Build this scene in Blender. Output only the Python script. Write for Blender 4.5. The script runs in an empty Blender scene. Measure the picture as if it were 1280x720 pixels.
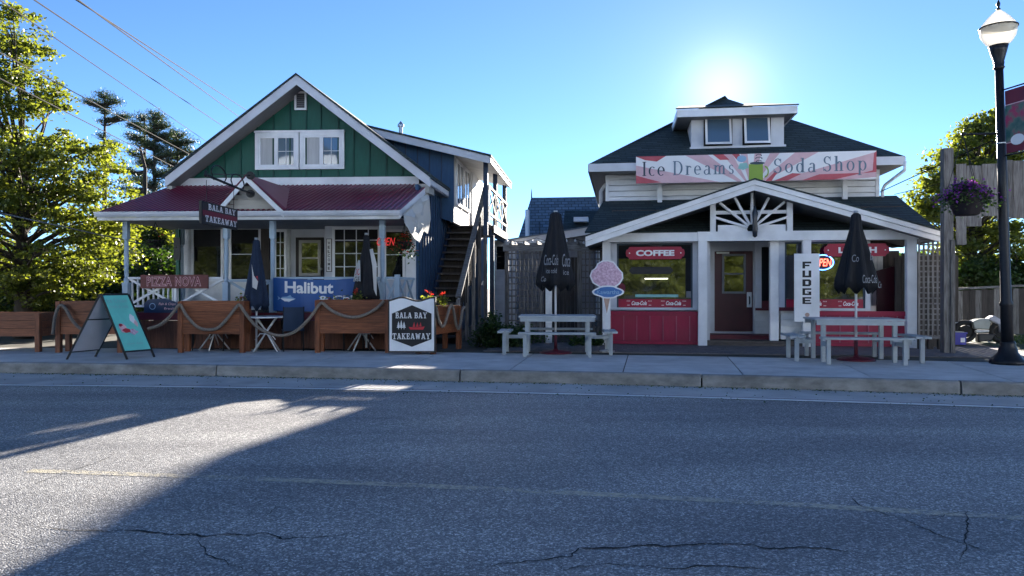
import bpy, math, random
import numpy as np
from mathutils import Vector
random.seed(7); rng = np.random.default_rng(7)
S = bpy.context.scene
R = math.radians
# ------------------------------------------------------------------ camera
H = 1.32; F = 924.0; HZ = 360.0; CX = 640.0
cam = bpy.data.objects.new('camera', bpy.data.cameras.new('camera')); S.collection.objects.link(cam)
cam.location = (0, 0, H); cam.rotation_euler = (R(90), 0, 0)
cam.data.sensor_width = 36; cam.data.lens = 36*F/1280.0
cam.data.clip_start = 0.05; cam.data.clip_end = 3000
S.camera = cam
# ------------------------------------------------------------------ sky and sun
SUN_AZ = 15.9; SUN_EL = 14.5
w = bpy.data.worlds.new('World'); S.world = w; w.use_nodes = True
nt = w.node_tree; sky = nt.nodes.new('ShaderNodeTexSky'); sky.sky_type = 'NISHITA'
sky.sun_disc = False; sky.sun_elevation = R(SUN_EL); sky.sun_rotation = R(SUN_AZ)
sky.air_density = 0.6; sky.dust_density = 0.0; sky.ozone_density = 4.5; sky.altitude = 200
nt.links.new(sky.outputs[0], nt.nodes['Background'].inputs[0]); nt.nodes['Background'].inputs[1].default_value = 0.05
# bright aureole of the air round the sun
_sd = Vector((math.sin(R(SUN_AZ))*math.cos(R(SUN_EL)), math.cos(R(SUN_AZ))*math.cos(R(SUN_EL)), math.sin(R(SUN_EL))))
_g = nt.nodes.new('ShaderNodeTexCoord'); _d = nt.nodes.new('ShaderNodeVectorMath'); _d.operation = 'DOT_PRODUCT'; _d.inputs[1].default_value = _sd
nt.links.new(_g.outputs['Generated'], _d.inputs[0]); _mx = nt.nodes.new('ShaderNodeMath'); _mx.operation = 'MAXIMUM'; _mx.inputs[1].default_value = 0; nt.links.new(_d.outputs['Value'], _mx.inputs[0])
_add = None
for _p, _k in ((900, 0.08), (150, 0.028), (18, 0.014)):
    _pw = nt.nodes.new('ShaderNodeMath'); _pw.operation = 'POWER'; _pw.inputs[1].default_value = _p; nt.links.new(_mx.outputs[0], _pw.inputs[0])
    _m = nt.nodes.new('ShaderNodeMath'); _m.operation = 'MULTIPLY_ADD'; _m.inputs[1].default_value = _k; nt.links.new(_pw.outputs[0], _m.inputs[0])
    if _add: nt.links.new(_add.outputs[0], _m.inputs[2])
    else: _m.inputs[2].default_value = 0
    _add = _m
_b2 = nt.nodes.new('ShaderNodeBackground'); _b2.inputs[0].default_value = (1.0, 0.96, 0.88, 1); nt.links.new(_add.outputs[0], _b2.inputs[1])
_as = nt.nodes.new('ShaderNodeAddShader'); nt.links.new(nt.nodes['Background'].outputs[0], _as.inputs[0]); nt.links.new(_b2.outputs[0], _as.inputs[1]); nt.links.new(_as.outputs[0], nt.nodes['World Output'].inputs[0])
sl = bpy.data.lights.new('sun', 'SUN'); sl.energy = 4.7; sl.angle = R(0.55); sl.color = (1.0, 0.91, 0.80)
so = bpy.data.objects.new('sun', sl); S.collection.objects.link(so)
sd = Vector((math.sin(R(SUN_AZ))*math.cos(R(SUN_EL)), math.cos(R(SUN_AZ))*math.cos(R(SUN_EL)), math.sin(R(SUN_EL))))
so.rotation_euler = sd.to_track_quat('Z', 'Y').to_euler(); so.location = (0, 0, 30)
S.view_settings.view_transform = 'Standard'; S.view_settings.look = 'None'
S.view_settings.gamma = 1; S.view_settings.exposure = 2.5
S.render.resolution_x = 1024; S.render.resolution_y = 576
S.render.engine = 'CYCLES'
S.cycles.max_bounces = 6; S.cycles.transparent_max_bounces = 8
# ------------------------------------------------------------------ frames
class Fr:
    def __init__(s, o, a, b=None):
        b = a if b is None else b
        s.o = o; s.eu = (math.cos(R(a)), -math.sin(R(a))); s.ev = (math.sin(R(b)), math.cos(R(b)))
    def P(s, u, v, z):
        return Vector((s.o[0]+s.eu[0]*u+s.ev[0]*v, s.o[1]+s.eu[1]*u+s.ev[1]*v, z))
    def at(s, px, py, v):
        dx = (px-CX)/F; dz = (HZ-py)/F
        # solve dx*Y = ox+eu0*u+ev0*v ; Y = oy+eu1*u+ev1*v
        ax = s.o[0]+s.ev[0]*v; ay = s.o[1]+s.ev[1]*v
        u = (dx*ay-ax)/(s.eu[0]-dx*s.eu[1]); Y = ay+s.eu[1]*u
        return u, H+dz*Y
    def u(s, px, v): return s.at(px, HZ, v)[0]
    def z(s, px, py, v): return s.at(px, py, v)[1]
    def vu(s, px, u):           # v where the line of constant u is seen at px
        dx = (px-CX)/F
        ax = s.o[0]+s.eu[0]*u; ay = s.o[1]+s.eu[1]*u
        return (dx*ay-ax)/(s.ev[0]-dx*s.ev[1])
W = Fr((0, 0), 0)
L = Fr((-8.45, 16.2), 3, 6)
Q = Fr((2.2, 17.15), 8.5)
def gp(px, py, z=0.0):
    Y = (H-z)*F/(py-HZ); return Vector(((px-CX)/F*Y, Y, z))
def pp(px, py, Y): return Vector(((px-CX)/F*Y, Y, H+(HZ-py)/F*Y))
# ------------------------------------------------------------------ mesh builder
class MB:
    def __init__(s): s.v = []; s.f = []
    def poly(s, pts):
        n = len(s.v); s.v += [Vector(p) for p in pts]; s.f.append(tuple(range(n, n+len(pts)))); return s
    def extr(s, pts, vec):
        pts = [Vector(p) for p in pts]; vec = Vector(vec); n = len(s.v); k = len(pts)
        s.v += pts+[p+vec for p in pts]
        s.f.append(tuple(range(n+k-1, n-1, -1))); s.f.append(tuple(range(n+k, n+2*k)))
        for i in range(k): j = (i+1) % k; s.f.append((n+i, n+j, n+k+j, n+k+i))
        return s
    def box(s, fr, u0, u1, v0, v1, z0, z1):
        n = len(s.v)
        for z in (z0, z1):
            for (u, v) in ((u0, v0), (u1, v0), (u1, v1), (u0, v1)): s.v.append(fr.P(u, v, z))
        for q in ((3, 2, 1, 0), (4, 5, 6, 7), (0, 1, 5, 4), (1, 2, 6, 5), (2, 3, 7, 6), (3, 0, 4, 7)): s.f.append(tuple(n+i for i in q))
        return s
    def uz(s, fr, pts, v0, v1):     # polygon in (u,z), extruded in v
        a = [fr.P(u, v0, z) for u, z in pts]; d = fr.P(0, v1, 0)-fr.P(0, v0, 0); return s.extr(a, d)
    def vz(s, fr, pts, u0, u1):
        a = [fr.P(u0, v, z) for v, z in pts]; d = fr.P(u1, 0, 0)-fr.P(u0, 0, 0); return s.extr(a, d)
    def beam(s, p, q, wd, hg, up=(0, 0, 1)):
        p = Vector(p); q = Vector(q); d = (q-p).normalized(); up = Vector(up)
        x = d.cross(up)
        if x.length < 1e-4: x = d.cross(Vector((0, 1, 0)))
        x.normalize(); y = x.cross(d).normalized()
        c = [(-1, -1), (1, -1), (1, 1), (-1, 1)]
        return s.extr([p+x*(a*wd/2)+y*(b*hg/2) for a, b in c], q-p)
    def tube(s, pts, r, n=8, cap=True):
        pts = [Vector(p) for p in pts]; m = len(pts); base = len(s.v)
        rr = r if isinstance(r, (list, tuple)) else [r]*m
        ref = None
        for i, p in enumerate(pts):
            d = (pts[min(i+1, m-1)]-pts[max(i-1, 0)]).normalized()
            if ref is None:
                ref = d.cross(Vector((0, 0, 1)));
                if ref.length < 1e-3: ref = Vector((1, 0, 0))
            ref = (ref-d*ref.dot(d)).normalized(); y = d.cross(ref)
            for k in range(n):
                a = 2*math.pi*k/n; s.v.append(p+(ref*math.cos(a)+y*math.sin(a))*rr[i])
        for i in range(m-1):
            for k in range(n):
                a = base+i*n+k; b = base+i*n+(k+1) % n; s.f.append((a, b, b+n, a+n))
        if cap: s.f.append(tuple(base+k for k in range(n-1, -1, -1))); s.f.append(tuple(base+(m-1)*n+k for k in range(n)))
        return s
    def lathe(s, c, prof, n=20, star=None, tilt=None):
        c = Vector(c); base = len(s.v)
        for i, (r, z) in enumerate(prof):
            for k in range(n):
                a = 2*math.pi*k/n; rr = r
                if star: rr = r*star(a, i, z)
                p = Vector((rr*math.cos(a), rr*math.sin(a), z))
                s.v.append(c+p)
        for i in range(len(prof)-1):
            for k in range(n):
                a = base+i*n+k; b = base+i*n+(k+1) % n; s.f.append((a, b, b+n, a+n))
        s.f.append(tuple(base+k for k in range(n-1, -1, -1))); s.f.append(tuple(base+(len(prof)-1)*n+k for k in range(n)))
        return s
    def build(s, name, m, parent=None, loc=None, smooth=False, kind=None):
        me = bpy.data.meshes.new(name); o = bpy.data.objects.new(name, me); S.collection.objects.link(o)
        off = Vector((0, 0, 0))
        if parent is not None:
            o.parent = parent; off = wl(parent)
        elif loc is not None:
            o.location = loc; off = Vector(loc)
        me.from_pydata([tuple(v-off) for v in s.v], [], s.f)
        me.materials.append(m)
        if smooth: me.polygons.foreach_set('use_smooth', [True]*len(me.polygons))
        me.update()
        if kind: o['kind'] = kind
        return o
def wl(o):
    p = Vector(o.location)
    while o.parent: o = o.parent; p += Vector(o.location)
    return p
def box(name, m, parent, fr, *a, **k): return MB().box(fr, *a).build(name, m, parent, **k)
def T(name, label, cat, loc=(0, 0, 0), group=None):
    o = bpy.data.objects.new(name, None); S.collection.objects.link(o); o.location = loc
    o.empty_display_size = 0.2
    return tag(o, label, cat, group)
def tag(o, label, cat, group=None, kind=None):
    o['label'] = label; o['category'] = cat
    if group: o['group'] = group
    if kind: o['kind'] = kind
    return o
def dup(o, parent=None):
    c = o.copy(); S.collection.objects.link(c); c.parent = parent
    for ch in list(o.children): dup(ch, c)
    return c
def place(o, loc, rz=0.0): o.location = loc; o.rotation_euler = (0, 0, rz); return o
# ------------------------------------------------------------------ materials
MC = {}
def mk(name, col, rough=0.6, amt=0.15, scale=6, st=(1, 1, 1), bump=0.15, bscale=None, metal=0, ior=1.45, rnd=0.08, col2=None, dirt=0.0):
    if name in MC: return MC[name]
    m = bpy.data.materials.new(name); m.use_nodes = True; n = m.node_tree.nodes; l = m.node_tree.links
    b = n['Principled BSDF']; b.inputs['Roughness'].default_value = rough; b.inputs['Metallic'].default_value = metal; b.inputs['IOR'].default_value = ior
    tc = n.new('ShaderNodeTexCoord'); mp = n.new('ShaderNodeMapping'); mp.inputs['Scale'].default_value = st
    oi = n.new('ShaderNodeObjectInfo'); va = n.new('ShaderNodeVectorMath'); va.operation = 'ADD'
    sc = n.new('ShaderNodeVectorMath'); sc.operation = 'SCALE'; sc.inputs[3].default_value = 37.0
    cb = n.new('ShaderNodeCombineXYZ')
    for i in range(3): l.new(oi.outputs['Random'], cb.inputs[i])
    l.new(cb.outputs[0], sc.inputs[0]); l.new(tc.outputs['Object'], va.inputs[0]); l.new(sc.outputs[0], va.inputs[1])
    l.new(va.outputs[0], mp.inputs[0])
    nz = n.new('ShaderNodeTexNoise'); nz.inputs['Scale'].default_value = scale; nz.inputs['Detail'].default_value = 6; nz.inputs['Roughness'].default_value = 0.62
    l.new(mp.outputs[0], nz.inputs[0])
    c = np.array(col, float); lo = tuple(np.clip(c*(1-amt), 0, 1)); hi = tuple(np.clip(c*(1+amt), 0, 1))
    if col2 is not None: hi = tuple(col2)
    rp = n.new('ShaderNodeValToRGB'); rp.color_ramp.elements[0].position = 0.32; rp.color_ramp.elements[1].position = 0.68
    rp.color_ramp.elements[0].color = (*lo, 1); rp.color_ramp.elements[1].color = (*hi, 1)
    l.new(nz.outputs[0], rp.inputs[0]); out = rp.outputs[0]
    if dirt:
        nd = n.new('ShaderNodeTexNoise'); nd.inputs['Scale'].default_value = 1.3; nd.inputs['Detail'].default_value = 8
        l.new(tc.outputs['Object'], nd.inputs[0])
        mr = n.new('ShaderNodeMapRange'); mr.inputs[1].default_value = 0.45; mr.inputs[2].default_value = 0.75; mr.inputs[3].default_value = 0; mr.inputs[4].default_value = dirt
        l.new(nd.outputs[0], mr.inputs[0]); mx = n.new('ShaderNodeMixRGB'); mx.inputs[2].default_value = (0.09, 0.08, 0.065, 1)
        l.new(mr.outputs[0], mx.inputs[0]); l.new(out, mx.inputs[1]); out = mx.outputs[0]
    if rnd:
        hs = n.new('ShaderNodeHueSaturation'); mr = n.new('ShaderNodeMapRange'); mr.inputs[3].default_value = 1-rnd; mr.inputs[4].default_value = 1+rnd
        l.new(oi.outputs['Random'], mr.inputs[0]); l.new(mr.outputs[0], hs.inputs['Value']); l.new(out, hs.inputs['Color']); out = hs.outputs[0]
    l.new(out, b.inputs['Base Color'])
    if bump:
        bp = n.new('ShaderNodeBump'); bp.inputs['Strength'].default_value = bump; bp.inputs['Distance'].default_value = 0.01
        if bscale:
            n2 = n.new('ShaderNodeTexNoise'); n2.inputs['Scale'].default_value = bscale; n2.inputs['Detail'].default_value = 4; l.new(mp.outputs[0], n2.inputs[0]); l.new(n2.outputs[0], bp.inputs['Height'])
        else: l.new(nz.outputs[0], bp.inputs['Height'])
        l.new(bp.outputs[0], b.inputs['Normal'])
    MC[name] = m; return m
def glow(name, col, s):
    m = bpy.data.materials.new(name); m.use_nodes = True; b = m.node_tree.nodes['Principled BSDF']
    b.inputs['Base Color'].default_value = (*[c*0.5 for c in col], 1); b.inputs['Emission Color'].default_value = (*col, 1); b.inputs['Emission Strength'].default_value = s; return m
M = {}
M['redworn'] = mk('worn_red_edge', (0.36, 0.10, 0.14), 0.6, 0.3, 6, (6, 6, 1), bump=0.1)
M['scriptink'] = mk('grey_script_ink', (0.24, 0.25, 0.27), 0.6, 0.2, 20, bump=0, rnd=0)
M['bounceblue'] = mk('pale_blue_bounce_siding', (0.56, 0.66, 0.78), 0.6, 0.05, 3)  # tint gives a bluish bounce from the added buildings
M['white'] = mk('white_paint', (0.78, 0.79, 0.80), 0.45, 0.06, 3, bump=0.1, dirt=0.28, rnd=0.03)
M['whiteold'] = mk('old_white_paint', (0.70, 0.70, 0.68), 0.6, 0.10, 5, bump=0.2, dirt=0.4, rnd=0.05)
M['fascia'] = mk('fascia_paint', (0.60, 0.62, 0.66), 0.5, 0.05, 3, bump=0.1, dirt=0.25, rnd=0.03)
M['green'] = mk('green_boards', (0.003, 0.080, 0.052), 0.55, 0.14, 4, (6, 6, 1), bump=0.2, rnd=0.03)
M['greend'] = mk('green_batten', (0.003, 0.055, 0.038), 0.55, 0.14, 4, (6, 6, 1), bump=0.2)
M['navy'] = mk('navy_boards', (0.020, 0.070, 0.150), 0.55, 0.15, 4, (6, 6, 1), bump=0.2, rnd=0.06)
M['navyd'] = mk('navy_trim', (0.02, 0.04, 0.08), 0.55, 0.15, 4, bump=0.1)
M['bluegrey'] = mk('bluegrey_paint', (0.36, 0.47, 0.57), 0.5, 0.08, 5, bump=0.1, dirt=0.2)
M['redroof'] = mk('red_metal', (0.19, 0.012, 0.04), 0.35, 0.12, 2, bump=0.03, rnd=0.03)
M['beige'] = mk('beige_siding', (0.40, 0.38, 0.33), 0.6, 0.06, 4, bump=0.1)
M['black'] = mk('black_paint', (0.012, 0.012, 0.014), 0.45, 0.2, 10, bump=0.05)
M['iron'] = mk('black_iron', (0.014, 0.014, 0.016), 0.4, 0.25, 20, bump=0.15, metal=0.3)
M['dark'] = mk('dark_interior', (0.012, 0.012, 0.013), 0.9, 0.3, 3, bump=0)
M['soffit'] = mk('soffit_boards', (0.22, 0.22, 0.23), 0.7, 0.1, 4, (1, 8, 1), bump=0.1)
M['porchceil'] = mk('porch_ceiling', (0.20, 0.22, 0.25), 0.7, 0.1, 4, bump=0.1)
M['cedar'] = mk('cedar_stain', (0.20, 0.058, 0.020), 0.55, 0.4, 5, (0.6, 6, 9), bump=0.3, rnd=0.25, col2=(0.32, 0.105, 0.04))
M['cedarv'] = mk('cedar_posts', (0.17, 0.05, 0.018), 0.55, 0.4, 5, (7, 7, 0.7), bump=0.3, rnd=0.2, col2=(0.28, 0.09, 0.035))
M['skirt'] = mk('skirt_boards', (0.11, 0.04, 0.022), 0.65, 0.4, 5, (7, 7, 0.6), bump=0.3, rnd=0.3)
M['maroon'] = mk('maroon_paint', (0.105, 0.012, 0.022), 0.5, 0.12, 5, bump=0.1)
M['maroondoor'] = mk('maroon_door', (0.060, 0.005, 0.014), 0.38, 0.1, 5, bump=0.05)
M['redpanel'] = mk('red_boards', (0.31, 0.008, 0.045), 0.5, 0.12, 4, (5, 5, 1), bump=0.15, rnd=0.1, dirt=0.2)
M['redsign'] = mk('red_sign', (0.34, 0.010, 0.04), 0.4, 0.06, 5, bump=0.02, rnd=0)
M['shingle'] = mk('roof_shingle', (0.030, 0.048, 0.050), 0.85, 0.35, 9, bump=0.4)
M['slate'] = mk('slate', (0.10, 0.14, 0.185), 0.5, 0.2, 5, bump=0.2, rnd=0.06)
M['greywood'] = mk('weathered_wood', (0.13, 0.115, 0.10), 0.8, 0.4, 5, (7, 7, 0.6), bump=0.5, rnd=0.22, col2=(0.27, 0.25, 0.23))
M['greywoodh'] = mk('weathered_wood_h', (0.13, 0.12, 0.11), 0.8, 0.4, 5, (0.6, 7, 7), bump=0.4, rnd=0.15, col2=(0.25, 0.24, 0.23))
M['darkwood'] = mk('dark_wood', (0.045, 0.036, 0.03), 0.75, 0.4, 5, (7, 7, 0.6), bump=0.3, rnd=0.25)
M['stepwood'] = mk('step_wood', (0.085, 0.07, 0.06), 0.75, 0.4, 5, (0.6, 7, 7), bump=0.3, rnd=0.2)
M['tablepaint'] = mk('table_grey_paint', (0.36, 0.40, 0.42), 0.5, 0.1, 6, bump=0.15, rnd=0.06, dirt=0.25)
M['rope'] = mk('rope', (0.20, 0.165, 0.13), 0.85, 0.3, 40, bump=0.8, bscale=60)
M['navycloth'] = mk('navy_canvas', (0.014, 0.026, 0.055), 0.85, 0.2, 8, bump=0.2)
M['blackcloth'] = mk('black_canvas', (0.008, 0.0085, 0.011), 0.8, 0.2, 8, bump=0.2)
M['whitecloth'] = mk('white_tarp', (0.55, 0.54, 0.50), 0.7, 0.06, 3, bump=0.2)
M['bluesign'] = mk('blue_vinyl', (0.016, 0.085, 0.28), 0.45, 0.06, 3, bump=0.1, rnd=0)
M['darkblue'] = mk('dark_blue_sign', (0.014, 0.035, 0.085), 0.45, 0.1, 3, bump=0.05)
M['teal'] = mk('teal_print', (0.17, 0.62, 0.52), 0.45, 0.06, 3, bump=0.02, rnd=0)
M['greypanel'] = mk('grey_panel', (0.42, 0.42, 0.46), 0.5, 0.06, 3, bump=0.05)
M['pizza'] = mk('pizza_sign', (0.13, 0.035, 0.03), 0.6, 0.3, 6, (1, 1, 5), bump=0.1)
M['pinkink'] = mk('pink_ink', (0.72, 0.45, 0.45), 0.5, 0.05, 5, bump=0)
M['whiteink'] = mk('white_ink', (0.80, 0.80, 0.80), 0.5, 0.02, 5, bump=0, rnd=0)
M['redink'] = mk('red_ink', (0.50, 0.03, 0.04), 0.5, 0.05, 5, bump=0, rnd=0)
M['maroonink'] = mk('maroon_ink', (0.16, 0.012, 0.03), 0.5, 0.05, 5, bump=0, rnd=0)
M['darkink'] = mk('dark_blue_ink', (0.035, 0.06, 0.085), 0.5, 0.1, 5, bump=0, rnd=0)
M['fadedink'] = mk('faded_ink', (0.13, 0.19, 0.25), 0.5, 0.15, 9, bump=0, rnd=0)
M['banner'] = mk('banner_vinyl', (0.80, 0.80, 0.80), 0.45, 0.04, 2, bump=0.05, rnd=0)
M['bannerred'] = mk('banner_red', (0.50, 0.09, 0.11), 0.5, 0.15, 3, bump=0, rnd=0)
M['bannerpink'] = mk('banner_pink', (0.66, 0.43, 0.46), 0.5, 0.1, 3, bump=0, rnd=0)
M['lime'] = mk('lime_print', (0.25, 0.38, 0.05), 0.5, 0.05, 3, bump=0, rnd=0)
M['aqua'] = mk('aqua_print', (0.25, 0.50, 0.47), 0.5, 0.1, 3, bump=0, rnd=0)
M['skyprint'] = mk('blue_print', (0.25, 0.42, 0.60), 0.5, 0.1, 3, bump=0, rnd=0)
M['pinkscoop'] = mk('pink_icecream', (0.62, 0.33, 0.44), 0.7, 0.3, 22, bump=0.3, rnd=0, col2=(0.82, 0.60, 0.70))
M['cone'] = mk('cone_print', (0.42, 0.28, 0.22), 0.6, 0.2, 10, bump=0.1, rnd=0)
M['bluelogo'] = mk('blue_oval', (0.05, 0.16, 0.40), 0.45, 0.05, 3, bump=0, rnd=0)
M['metal'] = mk('galvanised', (0.45, 0.46, 0.47), 0.35, 0.1, 8, bump=0.05, metal=0.8)
M['whitemetal'] = mk('white_metal', (0.70, 0.70, 0.70), 0.35, 0.03, 8, bump=0.02)
M['curtain'] = mk('curtain', (0.45, 0.45, 0.44), 0.9, 0.15, 3, (12, 12, 0.5), bump=0.3)
M['blueplastic'] = mk('blue_plastic', (0.03, 0.03, 0.34), 0.4, 0.05, 3, bump=0.02)
M['cream'] = mk('cream_plastic', (0.30, 0.32, 0.29), 0.35, 0.1, 4, bump=0.02)
M['rubber'] = mk('rubber', (0.015, 0.015, 0.015), 0.8, 0.2, 4, bump=0.1)
M['soil'] = mk('soil', (0.03, 0.022, 0.015), 0.95, 0.4, 20, bump=0.6)
M['terracotta'] = mk('basket_plastic', (0.02, 0.014, 0.016), 0.6, 0.2, 8, bump=0.2)
M['concrete'] = mk('concrete_walk', (0.50, 0.495, 0.48), 0.85, 0.16, 2.2, bump=0.3, bscale=80, rnd=0.05, dirt=0.25)
M['curb'] = mk('old_curb', (0.25, 0.245, 0.23), 0.9, 0.38, 3, (1, 1, 2), bump=0.6, bscale=50, rnd=0.05, dirt=0.35)
M['gutterc'] = mk('gutter_concrete', (0.42, 0.415, 0.40), 0.85, 0.15, 1.5, bump=0.3, bscale=70, rnd=0.03, dirt=0.35)
M['paver'] = mk('paver', (0.115, 0.105, 0.105), 0.85, 0.2, 8, bump=0.3, rnd=0.25)
M['ledge'] = mk('road_line', (0.55, 0.54, 0.52), 0.7, 0.25, 9, bump=0.3, rnd=0)
M['bark'] = mk('bark', (0.05, 0.04, 0.03), 0.9, 0.4, 12, (2, 2, 0.5), bump=0.8)
M['grass'] = mk('lawn_ground', (0.035, 0.06, 0.018), 0.95, 0.4, 3, bump=0.5)
M['earth'] = mk('earth', (0.07, 0.065, 0.05), 0.95, 0.3, 2, bump=0.5)
M['wire'] = mk('wire', (0.003, 0.003, 0.004), 1.0, 0.1, 3, bump=0)
M['whitewire'] = mk('pale_cable', (0.16, 0.16, 0.15), 0.6, 0.1, 3, bump=0)
def glassmat(name, col, ior=2.1, rough=0.03):
    m = bpy.data.materials.new(name); m.use_nodes = True; n = m.node_tree.nodes; l = m.node_tree.links; b = n['Principled BSDF']
    b.inputs['Base Color'].default_value = (*col, 1); b.inputs['Roughness'].default_value = rough; b.inputs['IOR'].default_value = ior
    tc = n.new('ShaderNodeTexCoord'); nz = n.new('ShaderNodeTexNoise'); nz.inputs['Scale'].default_value = 1.2
    bp = n.new('ShaderNodeBump'); bp.inputs['Strength'].default_value = 0.06; bp.inputs['Distance'].default_value = 0.05
    l.new(tc.outputs['Object'], nz.inputs[0]); l.new(nz.outputs[0], bp.inputs['Height']); l.new(bp.outputs[0], b.inputs['Normal']); return m
M['glass'] = glassmat('window_glass', (0.010, 0.012, 0.014), 2.6)
M['glassblue'] = glassmat('window_glass_blue', (0.07, 0.12, 0.18), 1.8)
M['glassporch'] = glassmat('porch_glass', (0.012, 0.013, 0.014), 1.65)
M['glassdark'] = glassmat('window_glass_dark', (0.006, 0.007, 0.008), 1.7)
def leafmat(name, c1, c2, trans=0.45, tcol=None):
    m = bpy.data.materials.new(name); m.use_nodes = True; n = m.node_tree.nodes; l = m.node_tree.links; b = n['Principled BSDF']
    at = n.new('ShaderNodeAttribute'); at.attribute_name = 'rnd'
    rp = n.new('ShaderNodeValToRGB'); rp.color_ramp.elements[0].color = (*c1, 1); rp.color_ramp.elements[1].color = (*c2, 1)
    l.new(at.outputs['Fac'], rp.inputs[0]); l.new(rp.outputs[0], b.inputs['Base Color']); b.inputs['Roughness'].default_value = 0.5
    tr = n.new('ShaderNodeBsdfTranslucent'); mx = n.new('ShaderNodeMixRGB'); mx.blend_type = 'MULTIPLY'; mx.inputs[0].default_value = 1
    mx.inputs[2].default_value = (*(tcol or (2.6, 2.2, 0.6)), 1); l.new(rp.outputs[0], mx.inputs[1]); l.new(mx.outputs[0], tr.inputs[0])
    ms = n.new('ShaderNodeMixShader'); ms.inputs[0].default_value = trans
    l.new(b.outputs[0], ms.inputs[1]); l.new(tr.outputs[0], ms.inputs[2]); l.new(ms.outputs[0], n['Material Output'].inputs[0]); return m
M['leaf'] = leafmat('maple_leaf', (0.040, 0.062, 0.014), (0.125, 0.150, 0.032), 0.45, (3.1, 2.8, 1.0))
M['leafd'] = leafmat('dark_leaf', (0.018, 0.040, 0.010), (0.045, 0.085, 0.018), 0.35, (2.2, 2.2, 0.7))
M['needle'] = leafmat('pine_needle', (0.020, 0.036, 0.016), (0.06, 0.085, 0.035), 0.25, (1.6, 1.6, 0.8))
M['blade'] = leafmat('grass_blade', (0.02, 0.05, 0.012), (0.06, 0.11, 0.02), 0.35)
M['petalr'] = leafmat('red_petal', (0.55, 0.02, 0.02), (0.75, 0.10, 0.04), 0.4, (1.2, 1.2, 1.2))
M['petalp'] = leafmat('purple_petal', (0.12, 0.015, 0.20), (0.32, 0.05, 0.38), 0.4, (1.2, 1.2, 1.2))
# shingles with courses: brick texture relief on the roof
def shinglemat(name, col, sx, sz):
    m = bpy.data.materials.new(name); m.use_nodes = True; n = m.node_tree.nodes; l = m.node_tree.links; b = n['Principled BSDF']; b.inputs['Roughness'].default_value = 0.9
    tc = n.new('ShaderNodeTexCoord'); sp = n.new('ShaderNodeSeparateXYZ'); cb = n.new('ShaderNodeCombineXYZ')
    l.new(tc.outputs['Object'], sp.inputs[0]); l.new(sp.outputs[0], cb.inputs[0]); l.new(sp.outputs[2], cb.inputs[1])
    br = n.new('ShaderNodeTexBrick'); br.inputs['Scale'].default_value = 1; br.inputs['Brick Width'].default_value = sx; br.inputs['Row Height'].default_value = sz
    br.inputs['Mortar Size'].default_value = sz*0.14; br.inputs['Mortar Smooth'].default_value = 0.3
    c = np.array(col); br.inputs['Color1'].default_value = (*(c*0.75), 1); br.inputs['Color2'].default_value = (*(c*1.35), 1); br.inputs['Mortar'].default_value = (*(c*0.35), 1)
    l.new(cb.outputs[0], br.inputs[0]); nz = n.new('ShaderNodeTexNoise'); nz.inputs['Scale'].default_value = 30; l.new(tc.outputs['Object'], nz.inputs[0])
    mx = n.new('ShaderNodeMixRGB'); mx.blend_type = 'MULTIPLY'; mx.inputs[0].default_value = 0.5; l.new(br.outputs[0], mx.inputs[1]); l.new(nz.outputs[0], mx.inputs[2]); l.new(mx.outputs[0], b.inputs['Base Color'])
    bp = n.new('ShaderNodeBump'); bp.inputs['Strength'].default_value = 0.5; bp.inputs['Distance'].default_value = 0.02; l.new(br.outputs['Fac'], bp.inputs['Height']); bp.invert = True; l.new(bp.outputs[0], b.inputs['Normal']); return m
M['shingle'] = shinglemat('dark_shingles', (0.042, 0.066, 0.068), 0.32, 0.07)
M['slateroof'] = shinglemat('slate_courses', (0.14, 0.20, 0.26), 0.34, 0.16)
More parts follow.
